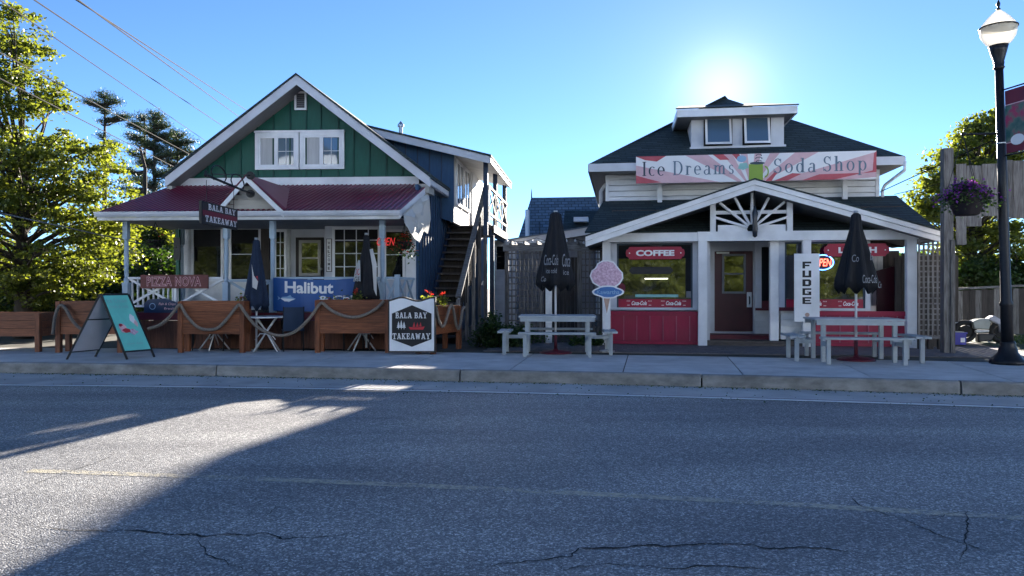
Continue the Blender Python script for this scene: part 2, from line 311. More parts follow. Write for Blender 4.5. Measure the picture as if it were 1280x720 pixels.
# asphalt
def asphalt():
    m = bpy.data.materials.new('asphalt'); m.use_nodes = True; n = m.node_tree.nodes; l = m.node_tree.links; b = n['Principled BSDF']
    tc = n.new('ShaderNodeTexCoord')
    vo = n.new('ShaderNodeTexVoronoi'); vo.inputs['Scale'].default_value = 85; l.new(tc.outputs['Object'], vo.inputs[0])
    sp = n.new('ShaderNodeSeparateColor'); l.new(vo.outputs['Color'], sp.inputs[0])
    rp = n.new('ShaderNodeValToRGB'); e = rp.color_ramp.elements; e[0].position = 0.0; e[0].color = (0.13, 0.13, 0.13, 1); e[1].position = 1; e[1].color = (0.58, 0.57, 0.55, 1)
    x = e.new(0.45); x.color = (0.17, 0.169, 0.167, 1); x = e.new(0.8); x.color = (0.30, 0.297, 0.29, 1)
    l.new(sp.outputs[0], rp.inputs[0])
    v2 = n.new('ShaderNodeTexVoronoi'); v2.inputs['Scale'].default_value = 150; l.new(tc.outputs['Object'], v2.inputs[0])
    s2 = n.new('ShaderNodeSeparateColor'); l.new(v2.outputs['Color'], s2.inputs[0])
    r2 = n.new('ShaderNodeValToRGB'); r2.color_ramp.elements[0].color = (0.55, 0.55, 0.55, 1); r2.color_ramp.elements[1].color = (1.5, 1.5, 1.5, 1); l.new(s2.outputs[1], r2.inputs[0])
    m1 = n.new('ShaderNodeMixRGB'); m1.blend_type = 'MULTIPLY'; m1.inputs[0].default_value = 1; l.new(rp.outputs[0], m1.inputs[1]); l.new(r2.outputs[0], m1.inputs[2])
    # large patches, stretched along the road
    mp = n.new('ShaderNodeMapping'); mp.inputs['Scale'].default_value = (0.25, 1.1, 1); mp.inputs['Rotation'].default_value = (0, 0, R(8)); l.new(tc.outputs['Object'], mp.inputs[0])
    nz = n.new('ShaderNodeTexNoise'); nz.inputs['Scale'].default_value = 1.1; nz.inputs['Detail'].default_value = 6; l.new(mp.outputs[0], nz.inputs[0])
    r3 = n.new('ShaderNodeValToRGB'); r3.color_ramp.elements[0].position = 0.3; r3.color_ramp.elements[1].position = 0.72; r3.color_ramp.elements[0].color = (0.68, 0.68, 0.69, 1); r3.color_ramp.elements[1].color = (1.22, 1.21, 1.18, 1); l.new(nz.outputs[0], r3.inputs[0])
    m2 = n.new('ShaderNodeMixRGB'); m2.blend_type = 'MULTIPLY'; m2.inputs[0].default_value = 1; l.new(m1.outputs[0], m2.inputs[1]); l.new(r3.outputs[0], m2.inputs[2])
    st = n.new('ShaderNodeTexNoise'); st.inputs['Scale'].default_value = 0.9; st.inputs['Detail'].default_value = 9; st.inputs['Roughness'].default_value = 0.7; l.new(mp.outputs[0], st.inputs[0])
    r4 = n.new('ShaderNodeValToRGB'); r4.color_ramp.elements[0].position = 0.60; r4.color_ramp.elements[1].position = 0.68; r4.color_ramp.elements[0].color = (1, 1, 1, 1); r4.color_ramp.elements[1].color = (0.72, 0.72, 0.73, 1); l.new(st.outputs[0], r4.inputs[0])
    m3 = n.new('ShaderNodeMixRGB'); m3.blend_type = 'MULTIPLY'; m3.inputs[0].default_value = 1; l.new(m2.outputs[0], m3.inputs[1]); l.new(r4.outputs[0], m3.inputs[2])
    l.new(m3.outputs[0], b.inputs['Base Color'])
    b.inputs['Roughness'].default_value = 0.62; b.inputs['IOR'].default_value = 1.5
    bp = n.new('ShaderNodeBump'); bp.inputs['Strength'].default_value = 0.75; bp.inputs['Distance'].default_value = 0.006; l.new(vo.outputs['Distance'], bp.inputs['Height']); bp.invert = True
    l.new(bp.outputs[0], b.inputs['Normal']); return m
M['asphalt'] = asphalt()
def worn(name, col, lo, hi):
    m = M['asphalt'].copy(); m.name = name; n = m.node_tree.nodes; l = m.node_tree.links; b = n['Principled BSDF']
    src = b.inputs['Base Color'].links[0].from_socket; tc = n.new('ShaderNodeTexCoord')
    a = n.new('ShaderNodeTexNoise'); a.inputs['Scale'].default_value = 26; a.inputs['Detail'].default_value = 6; l.new(tc.outputs['Object'], a.inputs[0])
    a2 = n.new('ShaderNodeTexNoise'); a2.inputs['Scale'].default_value = 1.6; a2.inputs['Detail'].default_value = 3; l.new(tc.outputs['Object'], a2.inputs[0])
    ad = n.new('ShaderNodeMath'); ad.operation = 'ADD'; l.new(a.outputs[0], ad.inputs[0]); l.new(a2.outputs[0], ad.inputs[1])
    mr = n.new('ShaderNodeMapRange'); mr.inputs[1].default_value = lo; mr.inputs[2].default_value = hi; l.new(ad.outputs[0], mr.inputs[0])
    mx = n.new('ShaderNodeMixRGB'); mx.inputs[2].default_value = (*col, 1); l.new(mr.outputs[0], mx.inputs[0]); l.new(src, mx.inputs[1]); l.new(mx.outputs[0], b.inputs['Base Color']); return m
M['yellowline'] = worn('worn_yellow_line', (0.50, 0.44, 0.30), 0.85, 1.25)
M['whiteline'] = worn('worn_white_line', (0.80, 0.80, 0.78), 0.4, 0.75)
M['crack'] = mk('crack_tar', (0.012, 0.012, 0.013), 0.9, 0.3, 30, bump=0.3)
# ------------------------------------------------------------------ 2-D glyphs
def ring(cx, cy, rx, ry, tx, ty, a0=0, a1=360, n=18):
    out = []
    for i in range(n):
        a = R(a0+(a1-a0)*i/n); b = R(a0+(a1-a0)*(i+1)/n)
        out.append([(cx+rx*math.cos(a), cy+ry*math.sin(a)), (cx+rx*math.cos(b), cy+ry*math.sin(b)), (cx+(rx-tx)*math.cos(b), cy+(ry-ty)*math.sin(b)), (cx+(rx-tx)*math.cos(a), cy+(ry-ty)*math.sin(a))])
    return out
def rc(x0, y0, x1, y1): return [[(x0, y0), (x1, y0), (x1, y1), (x0, y1)]]
def dg(x0, y0, x1, y1, wd): return [[(x0-wd/2, y0), (x0+wd/2, y0), (x1+wd/2, y1), (x1-wd/2, y1)]]
def serif():
    t = .045; s = .13
    def sf(x, y): return rc(x-.07, y, x+s+.07, y+t)
    def top(x, y): return rc(x-.07, y-t, x+s+.01, y)
    g = {}
    g['I'] = (rc(.08, 0, .08+s, 1)+sf(.08, 0)+rc(.01, 1-t, .28, 1), .32)
    g['D'] = (rc(.08, 0, .08+s, 1)+rc(.0, 0, .3, t)+rc(0, 1-t, .3, 1)+ring(.3, .5, .42, .5, s, t, -90, 90), .76)
    g['S'] = (ring(.28, .74, .24, .26, .11, .05, 25, 270)+ring(.28, .25, .26, .27, .12, .05, -155, 90)+rc(.46, .70, .50, .98)+rc(.02, .02, .06, .3), .58)
    g['o'] = (ring(.27, .32, .26, .33, .12, .04), .56)
    g['c'] = (ring(.27, .32, .26, .33, .12, .04, 45, 310), .50)
    g['e'] = (ring(.27, .32, .26, .33, .12, .04, 0, 312)+rc(.10, .31, .52, .36), .54)
    g['a'] = (ring(.22, .17, .20, .19, .10, .04, 60, 330)+rc(.34, 0, .34+s, .48)+ring(.28, .46, .19, .19, .12, .05, 0, 160)+rc(.42, 0, .54, t), .56)
    g['d'] = (ring(.26, .32, .25, .33, .12, .04, 30, 330)+rc(.38, 0, .38+s, 1)+top(.38, 1)+rc(.45, 0, .6, t), .60)
    g['p'] = (ring(.34, .32, .25, .33, .12, .04, -150, 150)+rc(.08, -.3, .08+s, .65)+sf(.08, -.3)+top(.08, .65), .62)
    g['r'] = (rc(.08, 0, .08+s, .65)+sf(.08, 0)+top(.08, .65)+ring(.30, .42, .16, .22, .05, .09, 30, 150), .46)
    g['h'] = (rc(.08, 0, .08+s, 1)+sf(.08, 0)+top(.08, 1)+rc(.40, 0, .40+s, .42)+sf(.40, 0)+ring(.34, .42, .19, .23, .12, .06, 0, 160), .64)
    g['m'] = (rc(.08, 0, .08+s, .65)+sf(.08, 0)+top(.08, .65)+rc(.38, 0, .38+s, .42)+sf(.38, 0)+rc(.68, 0, .68+s, .42)+sf(.68, 0)+ring(.33, .42, .18, .23, .12, .06, 0, 160)+ring(.63, .42, .18, .23, .12, .06, 0, 160), .92)
    g['s'] = (ring(.20, .48, .16, .17, .09, .04, 25, 270)+ring(.20, .17, .18, .18, .10, .04, -155, 90), .42)
    g[' '] = ([], .3); return g
def slab():
    g = {}; s = .22; t = .14
    g['B'] = (rc(.08, 0, .08+s, 1)+rc(0, 0, .5, t)+rc(0, 1-t, .48, 1)+rc(.2, .44, .5, .58)+ring(.46, .76, .24, .24, .2, t, -90, 90)+ring(.48, .27, .28, .29, .21, t, -90, 90), .8)
    g['A'] = (dg(.16, 0, .42, 1, .16)+dg(.74, 0, .46, 1, .24)+rc(0, 0, .34, t)+rc(.54, 0, .94, t)+rc(.24, .26, .64, .38)+rc(.28, 1-t*.8, .58, 1), .96)
    g['L'] = (rc(.08, 0, .08+s, 1)+rc(0, 0, .72, t)+rc(0, 1-t, .4, 1)+rc(.6, 0, .72, .36), .76)
    g['Y'] = (rc(.34, 0, .34+s, .5)+dg(.45, .4, .16, 1, .22)+dg(.45, .4, .76, 1, .14)+rc(.2, 0, .7, t)+rc(0, 1-t, .36, 1)+rc(.58, 1-t, .92, 1), .94)
    g['T'] = (rc(.3, 0, .3+s, 1)+rc(.16, 0, .66, t)+rc(0, 1-t, .82, 1)+rc(0, .66, .12, 1)+rc(.7, .66, .82, 1), .86)
    g['K'] = (rc(.08, 0, .08+s, 1)+rc(0, 0, .4, t)+rc(0, 1-t, .4, 1)+dg(.28, .42, .68, 1, .16)+dg(.42, .5, .74, 0, .24)+rc(.5, 0, .92, t)+rc(.5, 1-t, .86, 1), .94)
    g['E'] = (rc(.08, 0, .08+s, 1)+rc(0, 0, .72, t)+rc(0, 1-t, .7, 1)+rc(.2, .44, .5, .58)+rc(.6, 0, .72, .34)+rc(.58, .66, .7, 1)+rc(.46, .36, .54, .66), .78)
    g['W'] = (dg(.36, 0, .16, 1, .22)+dg(.36, 0, .56, .9, .14)+dg(.78, 0, .58, .9, .22)+dg(.78, 0, 1.0, 1, .14)+rc(0, 1-t, .36, 1)+rc(.82, 1-t, 1.16, 1), 1.18)
    g[' '] = ([], .4); return g
SERIF = serif(); SLAB = slab()
def glyphs(font, s, gap=.08):
    x = 0; out = []
    for ch in s:
        ps, wd = font[ch]; out += [[(a+x, b) for a, b in p] for p in ps]; x += wd+gap
    return out
def fontpolys(s, shear=0, off=0, spacing=1.0, keepcase=True):
    c = bpy.data.curves.new('txt', 'FONT'); c.body = s; c.shear = shear; c.offset = off; c.space_character = spacing; c.resolution_u = 4
    o = bpy.data.objects.new('txt', c); S.collection.objects.link(o); dgp = bpy.context.evaluated_depsgraph_get(); me = bpy.data.meshes.new_from_object(o.evaluated_get(dgp))
    out = [[(me.vertices[i].co.x, me.vertices[i].co.y) for i in p.vertices] for p in me.polygons]
    bpy.data.objects.remove(o); bpy.data.curves.remove(c); bpy.data.meshes.remove(me); return out
def bb(polys):
    xs = [p[0] for q in polys for p in q]; ys = [p[1] for q in polys for p in q]; return min(xs), max(xs), min(ys), max(ys)
def put(name, polys, m, parent, P, r, box_=None, thick=None, label=None):
    """map polys (bbox or box_) onto rect r=(a0,a1,b0,b1) of surface P(a,b)->world"""
    x0, x1, y0, y1 = box_ or bb(polys); a0, a1, b0, b1 = r; mb = MB()
    mp = lambda p: P(a0+(p[0]-x0)/(x1-x0)*(a1-a0), b0+(p[1]-y0)/(y1-y0)*(b1-b0))
    for q in polys:
        if thick: mb.extr([mp(p) for p in q], thick)
        else: mb.poly([mp(p) for p in q])
    o = mb.build(name, m, parent)
    if label: o['label'] = label
    return o
def plane(fr, v): return lambda a, b: fr.P(a, v, b)
def disc(cx, cy, rx, ry, n=24, a0=0, a1=360): return [(cx+rx*math.cos(R(a0+(a1-a0)*i/n)), cy+ry*math.sin(R(a0+(a1-a0)*i/n))) for i in range(n)]
# ------------------------------------------------------------------ leaves
def leaves(name, pts, size, m, parent=None, loc=None, aspect=0.8, flat=0.5, kind=None, rnd=None):
    """one rhombic leaf face per point"""
    pts = np.asarray(pts, float); n = len(pts)
    off = np.array(wl(parent)) if parent is not None else np.array(loc if loc is not None else (0, 0, 0), float)
    d = rng.normal(size=(n, 3)); d[:, 2] *= flat; d /= np.linalg.norm(d, axis=1)[:, None]
    e = rng.normal(size=(n, 3)); e[:, 2] *= (0.35+flat*0.6); e -= d*np.sum(d*e, 1)[:, None]; e /= np.linalg.norm(e, axis=1)[:, None]
    sz = size*rng.uniform(0.6, 1.25, n)[:, None]; p = pts-off
    a = p-d*sz*0.5; b = p+e*sz*0.5*aspect; c = p+d*sz*0.5; f = p-e*sz*0.5*aspect
    V = np.stack([a, b, c, f], 1).reshape(-1, 3)
    me = bpy.data.meshes.new(name); me.vertices.add(4*n); me.vertices.foreach_set('co', V.ravel())
    me.loops.add(4*n); me.polygons.add(n); me.loops.foreach_set('vertex_index', np.arange(4*n)); me.polygons.foreach_set('loop_start', np.arange(0, 4*n, 4))
    at = me.attributes.new('rnd', 'FLOAT', 'FACE'); at.data.foreach_set('value', (rng.uniform(0, 1, n) if rnd is None else rnd).astype(np.float32))
    me.update(calc_edges=True); me.validate()
    me.materials.append(m); o = bpy.data.objects.new(name, me); S.collection.objects.link(o)
    if parent is not None: o.parent = parent
    elif loc is not None: o.location = loc
    if kind: o['kind'] = kind
    return o
def crown_pts(blobs, nclump, per, cr=(0.55, 0.9), flatness=0.32):
    """blobs: (centre, radii, weight). Returns clump centres and leaf points in loose layered sprays"""
    wts = np.array([b[2] for b in blobs], float); wts /= wts.sum(); C = []; out = []; rv = []
    for i in range(nclump):
        c, r, _ = blobs[rng.choice(len(blobs), p=wts)]
        d = rng.normal(size=3); d /= np.linalg.norm(d); q = np.array(c)+d*np.array(r)*rng.uniform(0.25, 1.0)**0.6
        C.append(q); R_ = rng.uniform(*cr); k = int(per*rng.uniform(0.5, 1.4)); base = rng.uniform(0, 0.5)
        g = rng.normal(size=(k, 3))*0.5; g[:, 2] *= flatness; g[:, 2] -= 0.12*(g[:, 0]**2+g[:, 1]**2)
        # twig lumps in the spray
        out.append(q+g*R_); rv.append(np.clip(base+rng.uniform(0, 0.5, k), 0, 1))
    return np.array(C), np.concatenate(out), np.concatenate(rv)
def tree(name, label, cat, base, height, blobs, nclump, per, leaf, m, trunk_r=0.16, group=None, cr=(0.5, 0.9), lean=(0, 0), flatness=0.32, lf=0.5):
    base = Vector(base); t = T(name, label, cat, base, group)
    C, pts, rv = crown_pts(blobs, nclump, per, cr, flatness)
    top = base+Vector((lean[0], lean[1], height)); mb = MB()
    n = 9; spine = [base.lerp(top, i/(n-1))+Vector((math.sin(i*1.3)*0.08, math.cos(i*1.7)*0.08, 0))*(i/(n-1))*2 for i in range(n)]
    mb.tube(spine, [trunk_r*(1.15-i/(n-1)) + 0.015 for i in range(n)], 8)
    mb.build('trunk', M['bark'], t, smooth=True)
    br = MB()
    for c in C[:: max(1, len(C)//130)]:
        c = Vector(c); f = min(0.92, max(0.18, (c.z-base.z)/height*0.72)); s = base.lerp(top, f)
        mid = s.lerp(c, 0.5)+Vector((random.uniform(-.2, .2), random.uniform(-.2, .2), random.uniform(0.0, .35)))
        br.tube([s, mid, c], [trunk_r*0.26, trunk_r*0.15, 0.008], 5, cap=False)
    br.build('branches', M['bark'], t, smooth=True)
    leaves('crown', pts, leaf, m, parent=t, rnd=rv, flat=lf)
    return t
# ================================================================== THE SETTING
def yl(x):
    a = min(max(x, -22), 22); y = 10.565-0.163*a-0.00725*a*a; sl = -0.163-0.0145*a
    return y+sl*(x-a)
def off(x, d):
    s = (yl(x+.01)-yl(x-.01))/.02; n = Vector((-s, 1)).normalized(); return Vector((x, yl(x)))+n*d
XS = [-260, -160, -90, -60, -40, -30]+[x*1.0 for x in range(-24, 25)]+[30, 40, 60, 90, 160, 260]
def strip(name, d0, d1, z, m, x0=-261, x1=261, parent=None, z1=None, kind='structure'):
    mb = MB(); xs = [x for x in XS if x0 < x < x1]; xs = sorted(set(xs+[max(x0, -260), min(x1, 260)]))
    D0 = d0 if callable(d0) else (lambda x: d0); D1 = d1 if callable(d1) else (lambda x: d1)
    for a, b in zip(xs[:-1], xs[1:]):
        p, q, r_, s_ = off(a, D0(a)), off(b, D0(b)), off(b, D1(b)), off(a, D1(a))
        mb.poly([(p.x, p.y, z), (q.x, q.y, z), (r_.x, r_.y, z if z1 is None else z1), (s_.x, s_.y, z if z1 is None else z1)])
    return mb.build(name, m, parent, kind=kind)
ZR = -0.18
MB().poly([(-900, -900, -0.205), (900, -900, -0.205), (900, 900, -0.205), (-900, 900, -0.205)]).build('ground', M['earth'], kind='structure')
road = strip('road', -12, 0.12, ZR, M['asphalt'])
GO = lambda x: 1.12+0.055*max(0, -x-1)
strip('gutter', 0.12, GO, ZR+0.004, M['gutterc'])
strip('bounce_lot', -70, -13.2, -0.05, M['concrete'])  # unseen pale ground added behind the camera to bounce sunlight
strip('edge_line', -0.06, 0.05, ZR+0.008, M['whiteline'], parent=road, kind='structure')
strip('centre_line', -5.06, -4.95, ZR+0.002, M['yellowline'], x0=-3.4, x1=60, parent=road)
# kerb stones, each its own piece
kx = [-60, -40, -28, -20, -14.6, -9.4, -5.15, -1.0, 2.65, 6.05, 9.2, 12.6, 18, 26, 40, 60]
kerb = None
for a, b in zip(kx[:-1], kx[1:]):
    mb = MB(); n = 12; g = 0.012; jt = [random.uniform(-.012, .008) if random.random() < .5 else 0 for _ in range(n+1)]
    for i in range(n):
        x0 = a+g+(b-a-2*g)*i/n; x1 = a+g+(b-a-2*g)*(i+1)/n
        p, q = off(x0, GO(x0)), off(x1, GO(x1)); r_, s_ = off(x1, GO(x1)+.17), off(x0, GO(x0)+.17)
        p2, q2 = off(x0, GO(x0)+.025+jt[i]), off(x1, GO(x1)+.025+jt[i+1])
        mb.poly([(p.x, p.y, ZR-.02), (q.x, q.y, ZR-.02), (q2.x, q2.y, -.02), (p2.x, p2.y, -.02)])
        p3, q3 = off(x0, GO(x0)+.05+jt[i]*1.5), off(x1, GO(x1)+.05+jt[i+1]*1.5)
        mb.poly([(p2.x, p2.y, -.02), (q2.x, q2.y, -.02), (q3.x, q3.y, 0.003), (q3.x, q3.y, 0.003), (p3.x, p3.y, 0.003)])
        mb.poly([(p3.x, p3.y, .003), (q3.x, q3.y, .003), (r_.x, r_.y, .003), (s_.x, s_.y, .003)])
        if i == 0: mb.poly([(p.x, p.y, ZR-.02), (p2.x, p2.y, -.02), (p3.x, p3.y, .003), (s_.x, s_.y, .003), (s_.x, s_.y, ZR-.02)])
        if i == n-1: mb.poly([(q.x, q.y, ZR-.02), (r_.x, r_.y, ZR-.02), (r_.x, r_.y, .003), (q3.x, q3.y, .003), (q2.x, q2.y, -.02)])
    if kerb is None: kerb = mb.build('kerb', M['curb'], kind='structure')
    else: mb.build('kerb_stone', M['curb'], kerb)
# sidewalk slabs
walk = strip('sidewalk', lambda x: GO(x)+.165, lambda x: GO(x)+3.2, -0.012, M['earth'])
sx = -30.0
while sx < 24:
    ex = sx+1.75; g = .010
    for d0, d1 in ((0.172, 1.66), (1.672, 3.2)):
        mb = MB(); P4 = [off(sx+g, GO(sx)+d0), off(ex-g, GO(ex)+d0), off(ex-g, GO(ex)+d1), off(sx+g, GO(sx)+d1)]
        mb.extr([(p.x, p.y, -.06) for p in P4], (0, 0, .06)); mb.build('slab', M['concrete'], walk)
    sx = ex
# yard behind the sidewalk (lot, lawn) and the dark pavers round the soda shop
strip('yard', lambda x: GO(x)+3.2, 3.2+400, -0.02, M['earth'])
pav = MB(); n = 0
patio = MB().poly([Q.P(-2.6, -2.3, -.014), Q.P(8.6, -2.0, -.014), Q.P(8.6, 0.6, -.014), Q.P(-2.6, 0.6, -.014)]).build('patio', M['earth'], kind='structure')
small = MB()
for i in range(46):
    for j in range(11):
        u = -2.55+i*.242+(j % 2)*.12; v = -2.0+j*.235
        if Q.P(u, v, 0).y < off(Q.P(u, v, 0).x, GO(Q.P(u, v, 0).x)+3.18).y: continue
        small.box(Q, u+.004, u+.236, v+.004, v+.229, -.012, .004+random.uniform(0, .005))
small.build('paver', M['paver'], patio, kind='stuff')
g = []
for i in range(2600):
    x = random.uniform(-10, 10); d = GO(x)-abs(random.gauss(0, .10))-.01 if random.random() < .8 else random.uniform(-.4, GO(x)); o = off(x, d); g.append((o.x, o.y, ZR+.012))
leaves('gutter_grit', np.array(g), .028, M['leafd'], kind='stuff', loc=(0, 11, 0), flat=.1, aspect=.7)
# cracks in the asphalt
def crack(pts, wd, name='crack'):
    P_ = [gp(x, y, ZR) for x, y in pts]; mb = MB(); line = []
    for a, b in zip(P_[:-1], P_[1:]):
        k = max(2, int((b-a).length/.035))
        for i in range(k): line.append(a.lerp(b, i/k))
    off_ = 0; L_ = []
    for i, p in enumerate(line):
        off_ = off_*0.86+random.gauss(0, .012); L_.append(Vector((p.x+random.gauss(0, .004), p.y+off_, ZR+.0035)))
    for i in range(len(L_)-1):
        w0 = wd*1.7*min(1, (i+1)/12, (len(L_)-1-i)/12)*(.35+.65*abs(math.sin(i*.37)*math.cos(i*.113)))*(0.6+random.random()*.6); d = (L_[i+1]-L_[i]).normalized(); nn = Vector((-d.y, d.x, 0))*w0
        if i == 0: pw = nn
        mb.poly([L_[i]-pw, L_[i+1]-nn, L_[i+1]+nn, L_[i]+pw]); pw = nn
    mb.build(name, M['crack'], road)
crack([(35, 659), (110, 664), (190, 665), (260, 668), (330, 666), (352, 674), (420, 671), (455, 667)], .008)
crack([(0, 650), (45, 648)], .006)
crack([(250, 668), (258, 690), (290, 704), (345, 719)], .006)
crack([(330, 650), (345, 634), (352, 625)], .004)
crack([(590, 712), (660, 706), (712, 700), (724, 686), (790, 684), (860, 683), (938, 679), (985, 686), (1062, 688), (1100, 698)], .008)
crack([(712, 700), (700, 712), (760, 706), (840, 712), (910, 708), (1000, 716)], .006)
crack([(1062, 619), (1078, 634), (1130, 650), (1180, 672), (1235, 690), (1280, 697)], .006)
crack([(1140, 652), (1210, 640), (1206, 668), (1190, 712)], .004)
crack([(890, 512), (925, 524), (960, 528)], .004)
crack([(575, 690), (600, 704), (640, 712)], .004)
crack([(0, 622), (40, 606), (80, 592), (118, 580), (148, 566)], .0035)

# ================================================================== LEFT HOUSE
exec_left = True
def left_house():
    h = T('house', 'green gabled house with a dark red metal porch roof and navy side walls', 'house', L.P(3, 2.3, 0))
    VW = 2.3; VF = 1.82
    ul, ur = L.u(228, VW), L.u(523, VW); zb0 = L.z(375, 232, VW)-.05; zb1 = L.z(375, 222, VW)
    ap = L.at(371, 94, VF); le = L.at(207, 222, VF); re = L.at(538, 222, VF)
    # body
    box('rear_walls', M['navy'], h, L, ul+.02, ur, VW+.16, 13.5, 0, 4.0)
    slopeL = (ap[1]-le[1])/(ap[0]-le[0]); slopeR = (ap[1]-re[1])/(re[0]-ap[0])
    zr = lambda u: ap[1]-.26-(slopeL*(ap[0]-u) if u < ap[0] else slopeR*(u-ap[0]))
    MB().uz(L, [(ul, zb0), (ur, zb0), (ur, zr(ur)+.0), (ap[0], zr(ap[0])), (ul, zr(ul))], VW, VW+.15).build('gable_wall', M['green'], h)
    for x in (240, 260, 281, 301, 322, 342, 363, 383, 401, 423, 442, 462, 483, 503):
        u = L.u(x, VW)
        MB().uz(L, [(u-.016, zb1+.0), (u+.016, zb1), (u+.016, zr(u+.016)), (u-.016, zr(u-.016))], VW-.028, VW-.002).build('batten', M['greend'], h)
    box('trim_board', M['white'], h, L, ul-.02, ur+.02, VW-.04, VW-.002, zb1-.19, zb1)
    # rakes
    t = .235
    for (a, b) in ((le, ap), (ap, re)):
        MB().uz(L, [(a[0], a[1]-t), (b[0], b[1]-t), (b[0], b[1]), (a[0], a[1])], VF-.03, VF).build('fascia', M['fascia'], h)
        MB().uz(L, [(a[0], a[1]-t+.02), (b[0], b[1]-t+.02), (b[0], b[1]-t+.045), (a[0], a[1]-t+.045)], VF, 13.5).build('soffit', M['soffit'], h)
        k = -1 if a is le else 1
        MB().uz(L, [(a[0]+(k*.05 if k < 0 else 0), a[1]+(-.03 if k < 0 else 0)), (b[0]+(.05 if k > 0 else 0), b[1]-(.03 if k > 0 else 0)), (b[0]+(.05 if k > 0 else 0), b[1]+.045), (a[0]-(.05 if k < 0 else 0), a[1]+.045)], VF-.06, 13.6).build('roof', M['shingle'], h)
    # eave side fascia right and boxed returns
    box('eave_board', M['fascia'], h, L, re[0]-.02, re[0]+.01, VF, 7.2, re[1]-.17, re[1]-.03)
    box('eave_soffit', M['soffit'], h, L, ur, re[0]-.03, VF+.02, 13, re[1]-.2, re[1]-.185)
    for (a, b, s) in ((le[0], ul, 1), (ur, re[0]-.03, 1)):
        box('eave_return', M['beige'], h, L, a+.02, b, VF+.01, VW+.1, le[1]-.42, le[1]-.2)
    # gable vent
    x0, x1 = L.u(369, VW), L.u(384, VW); z0, z1 = L.z(375, 138, VW), L.z(375, 115, VW)
    v = MB()
    v.box(L, x0, x0+.045, VW-.06, VW, z0, z1).box(L, x1-.045, x1, VW-.06, VW, z0, z1).box(L, x0+.045, x1-.045, VW-.06, VW, z0, z0+.045).box(L, x0+.045, x1-.045, VW-.06, VW, z1-.045, z1)
    vent = v.build('gable_vent', M['white'], h); box('backing', M['dark'], vent, L, x0+.045, x1-.045, VW-.02, VW-.004, z0+.045, z1-.045)
    for i in range(7):
        z = z0+.06+i*.05; MB().vz(L, [(VW-.05, z), (VW-.045, z-.008), (VW-.02, z+.02), (VW-.025, z+.028)], x0+.05, x1-.05).build('louvre', M['soffit'], vent)
    # attic windows
    for xa, xb in ((320, 374.2), (375.8, 431)):
        a, b = L.u(xa, VW), L.u(xb, VW); z0, z1 = L.z(375, 212, VW), L.z(375, 166, VW); f = .085
        m = MB(); m.box(L, a, a+f, VW-.06, VW-.003, z0, z1).box(L, b-f, b, VW-.06, VW-.003, z0, z1).box(L, a+f, b-f, VW-.06, VW-.003, z0, z0+f*.9).box(L, a+f, b-f, VW-.06, VW-.003, z1-f, z1)
        wn = m.build('window', M['white'], h)
        c = (a+b)/2-.02; f2 = .045
        s = MB(); i0, i1, j0, j1 = a+f, b-f, z0+f*.9, z1-f
        s.box(L, i0, i0+f2, VW-.045, VW-.01, j0, j1).box(L, i1-f2, i1, VW-.045, VW-.01, j0, j1).box(L, i0+f2, i1-f2, VW-.045, VW-.01, j0, j0+f2).box(L, i0+f2, i1-f2, VW-.045, VW-.01, j1-f2, j1).box(L, c-f2, c+f2, VW-.048, VW-.01, j0+f2, j1-f2)
        s.build('sash', M['white'], wn)
        box('curtain', M['curtain'], wn, L, i0+f2, c-f2, VW-.015, VW-.005, j0+f2, j1-f2)
        box('pane', M['glassblue'], wn, L, c+f2, i1-f2, VW-.02, VW-.012, j0+f2, j1-f2)
        g = MB(); w_ = (i1-f2-c-f2)
        g.box(L, c+f2+w_/2-.006, c+f2+w_/2+.006, VW-.03, VW-.022, j0+f2, j1-f2).box(L, c+f2, i1-f2, VW-.03, VW-.022, (j0+j1)/2-.006, (j0+j1)/2+.006)
        g.build('glazing_bar', M['white'], wn)
    box('window_head', M['white'], h, L, L.u(319, VW), L.u(431.5, VW), VW-.075, VW-.005, L.z(375, 166, VW)+.003, L.z(375, 166, VW)+.05)
    # ---------------- porch
    VE = -.5; zee = L.z(300, 263.5, VE); zet = L.z(375, 232, VW); sl = (zet-zee)/(VW-VE)
    pl, pr = L.u(122, VE), L.u(500.5, VE); pl2 = L.u(205, VW); pr2 = L.u(538, VW)
    m = MB(); nr = 58; prof = []
    for i in range(nr):
        a = pl+(pr-pl)*i/nr; w_ = (pr-pl)/nr
        prof += [(a, 0), (a+w_*.55, 0), (a+w_*.66, .022), (a+w_*.86, .022)]
    prof.append((pr, 0))
    for (a, da), (b, db) in zip(prof[:-1], prof[1:]):
        m.poly([L.P(a, VE-.04, zee+da-.013), L.P(b, VE-.04, zee+db-.013), L.P(b, VW-.05, zet+db), L.P(a, VW-.05, zet+da)])
    m.build('metal_roof', M['redroof'], h)
    MB().vz(L, [(VE, zee-.03), (VW-.05, zet-.03), (VW-.05, zet-.06), (VE, zee-.06)], pl+.03, pr-.03).build('roof_deck', M['porchceil'], h)
    # gutter
    MB().vz(L, [(VE-.10, zee-.02), (VE-.02, zee-.02), (VE-.02, zee-.12), (VE-.07, zee-.12), (VE-.10, zee-.07)], pl-.02, pr+.02).build('gutter', M['fascia'], h)
    box('gutter_lip', M['white'], h, L, pl-.02, pr+.02, VE-.115, VE-.102, zee-.035, zee-.018)
    box('eave_fascia', M['whiteold'], h, L, pl+.02, pr-.02, VE-.018, VE+.03, zee-.19, zee-.125)
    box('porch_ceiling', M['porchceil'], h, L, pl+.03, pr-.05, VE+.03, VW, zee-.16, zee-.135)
    for uu in (pl, pr-.03):   # rake boards at the porch roof ends
        MB().vz(L, [(VE-.02, zee-.01), (VW-.04, zet), (VW-.04, zet-.16), (VE-.02, zee-.17)], uu, uu+.03).build('rake_board', M['white'], h)
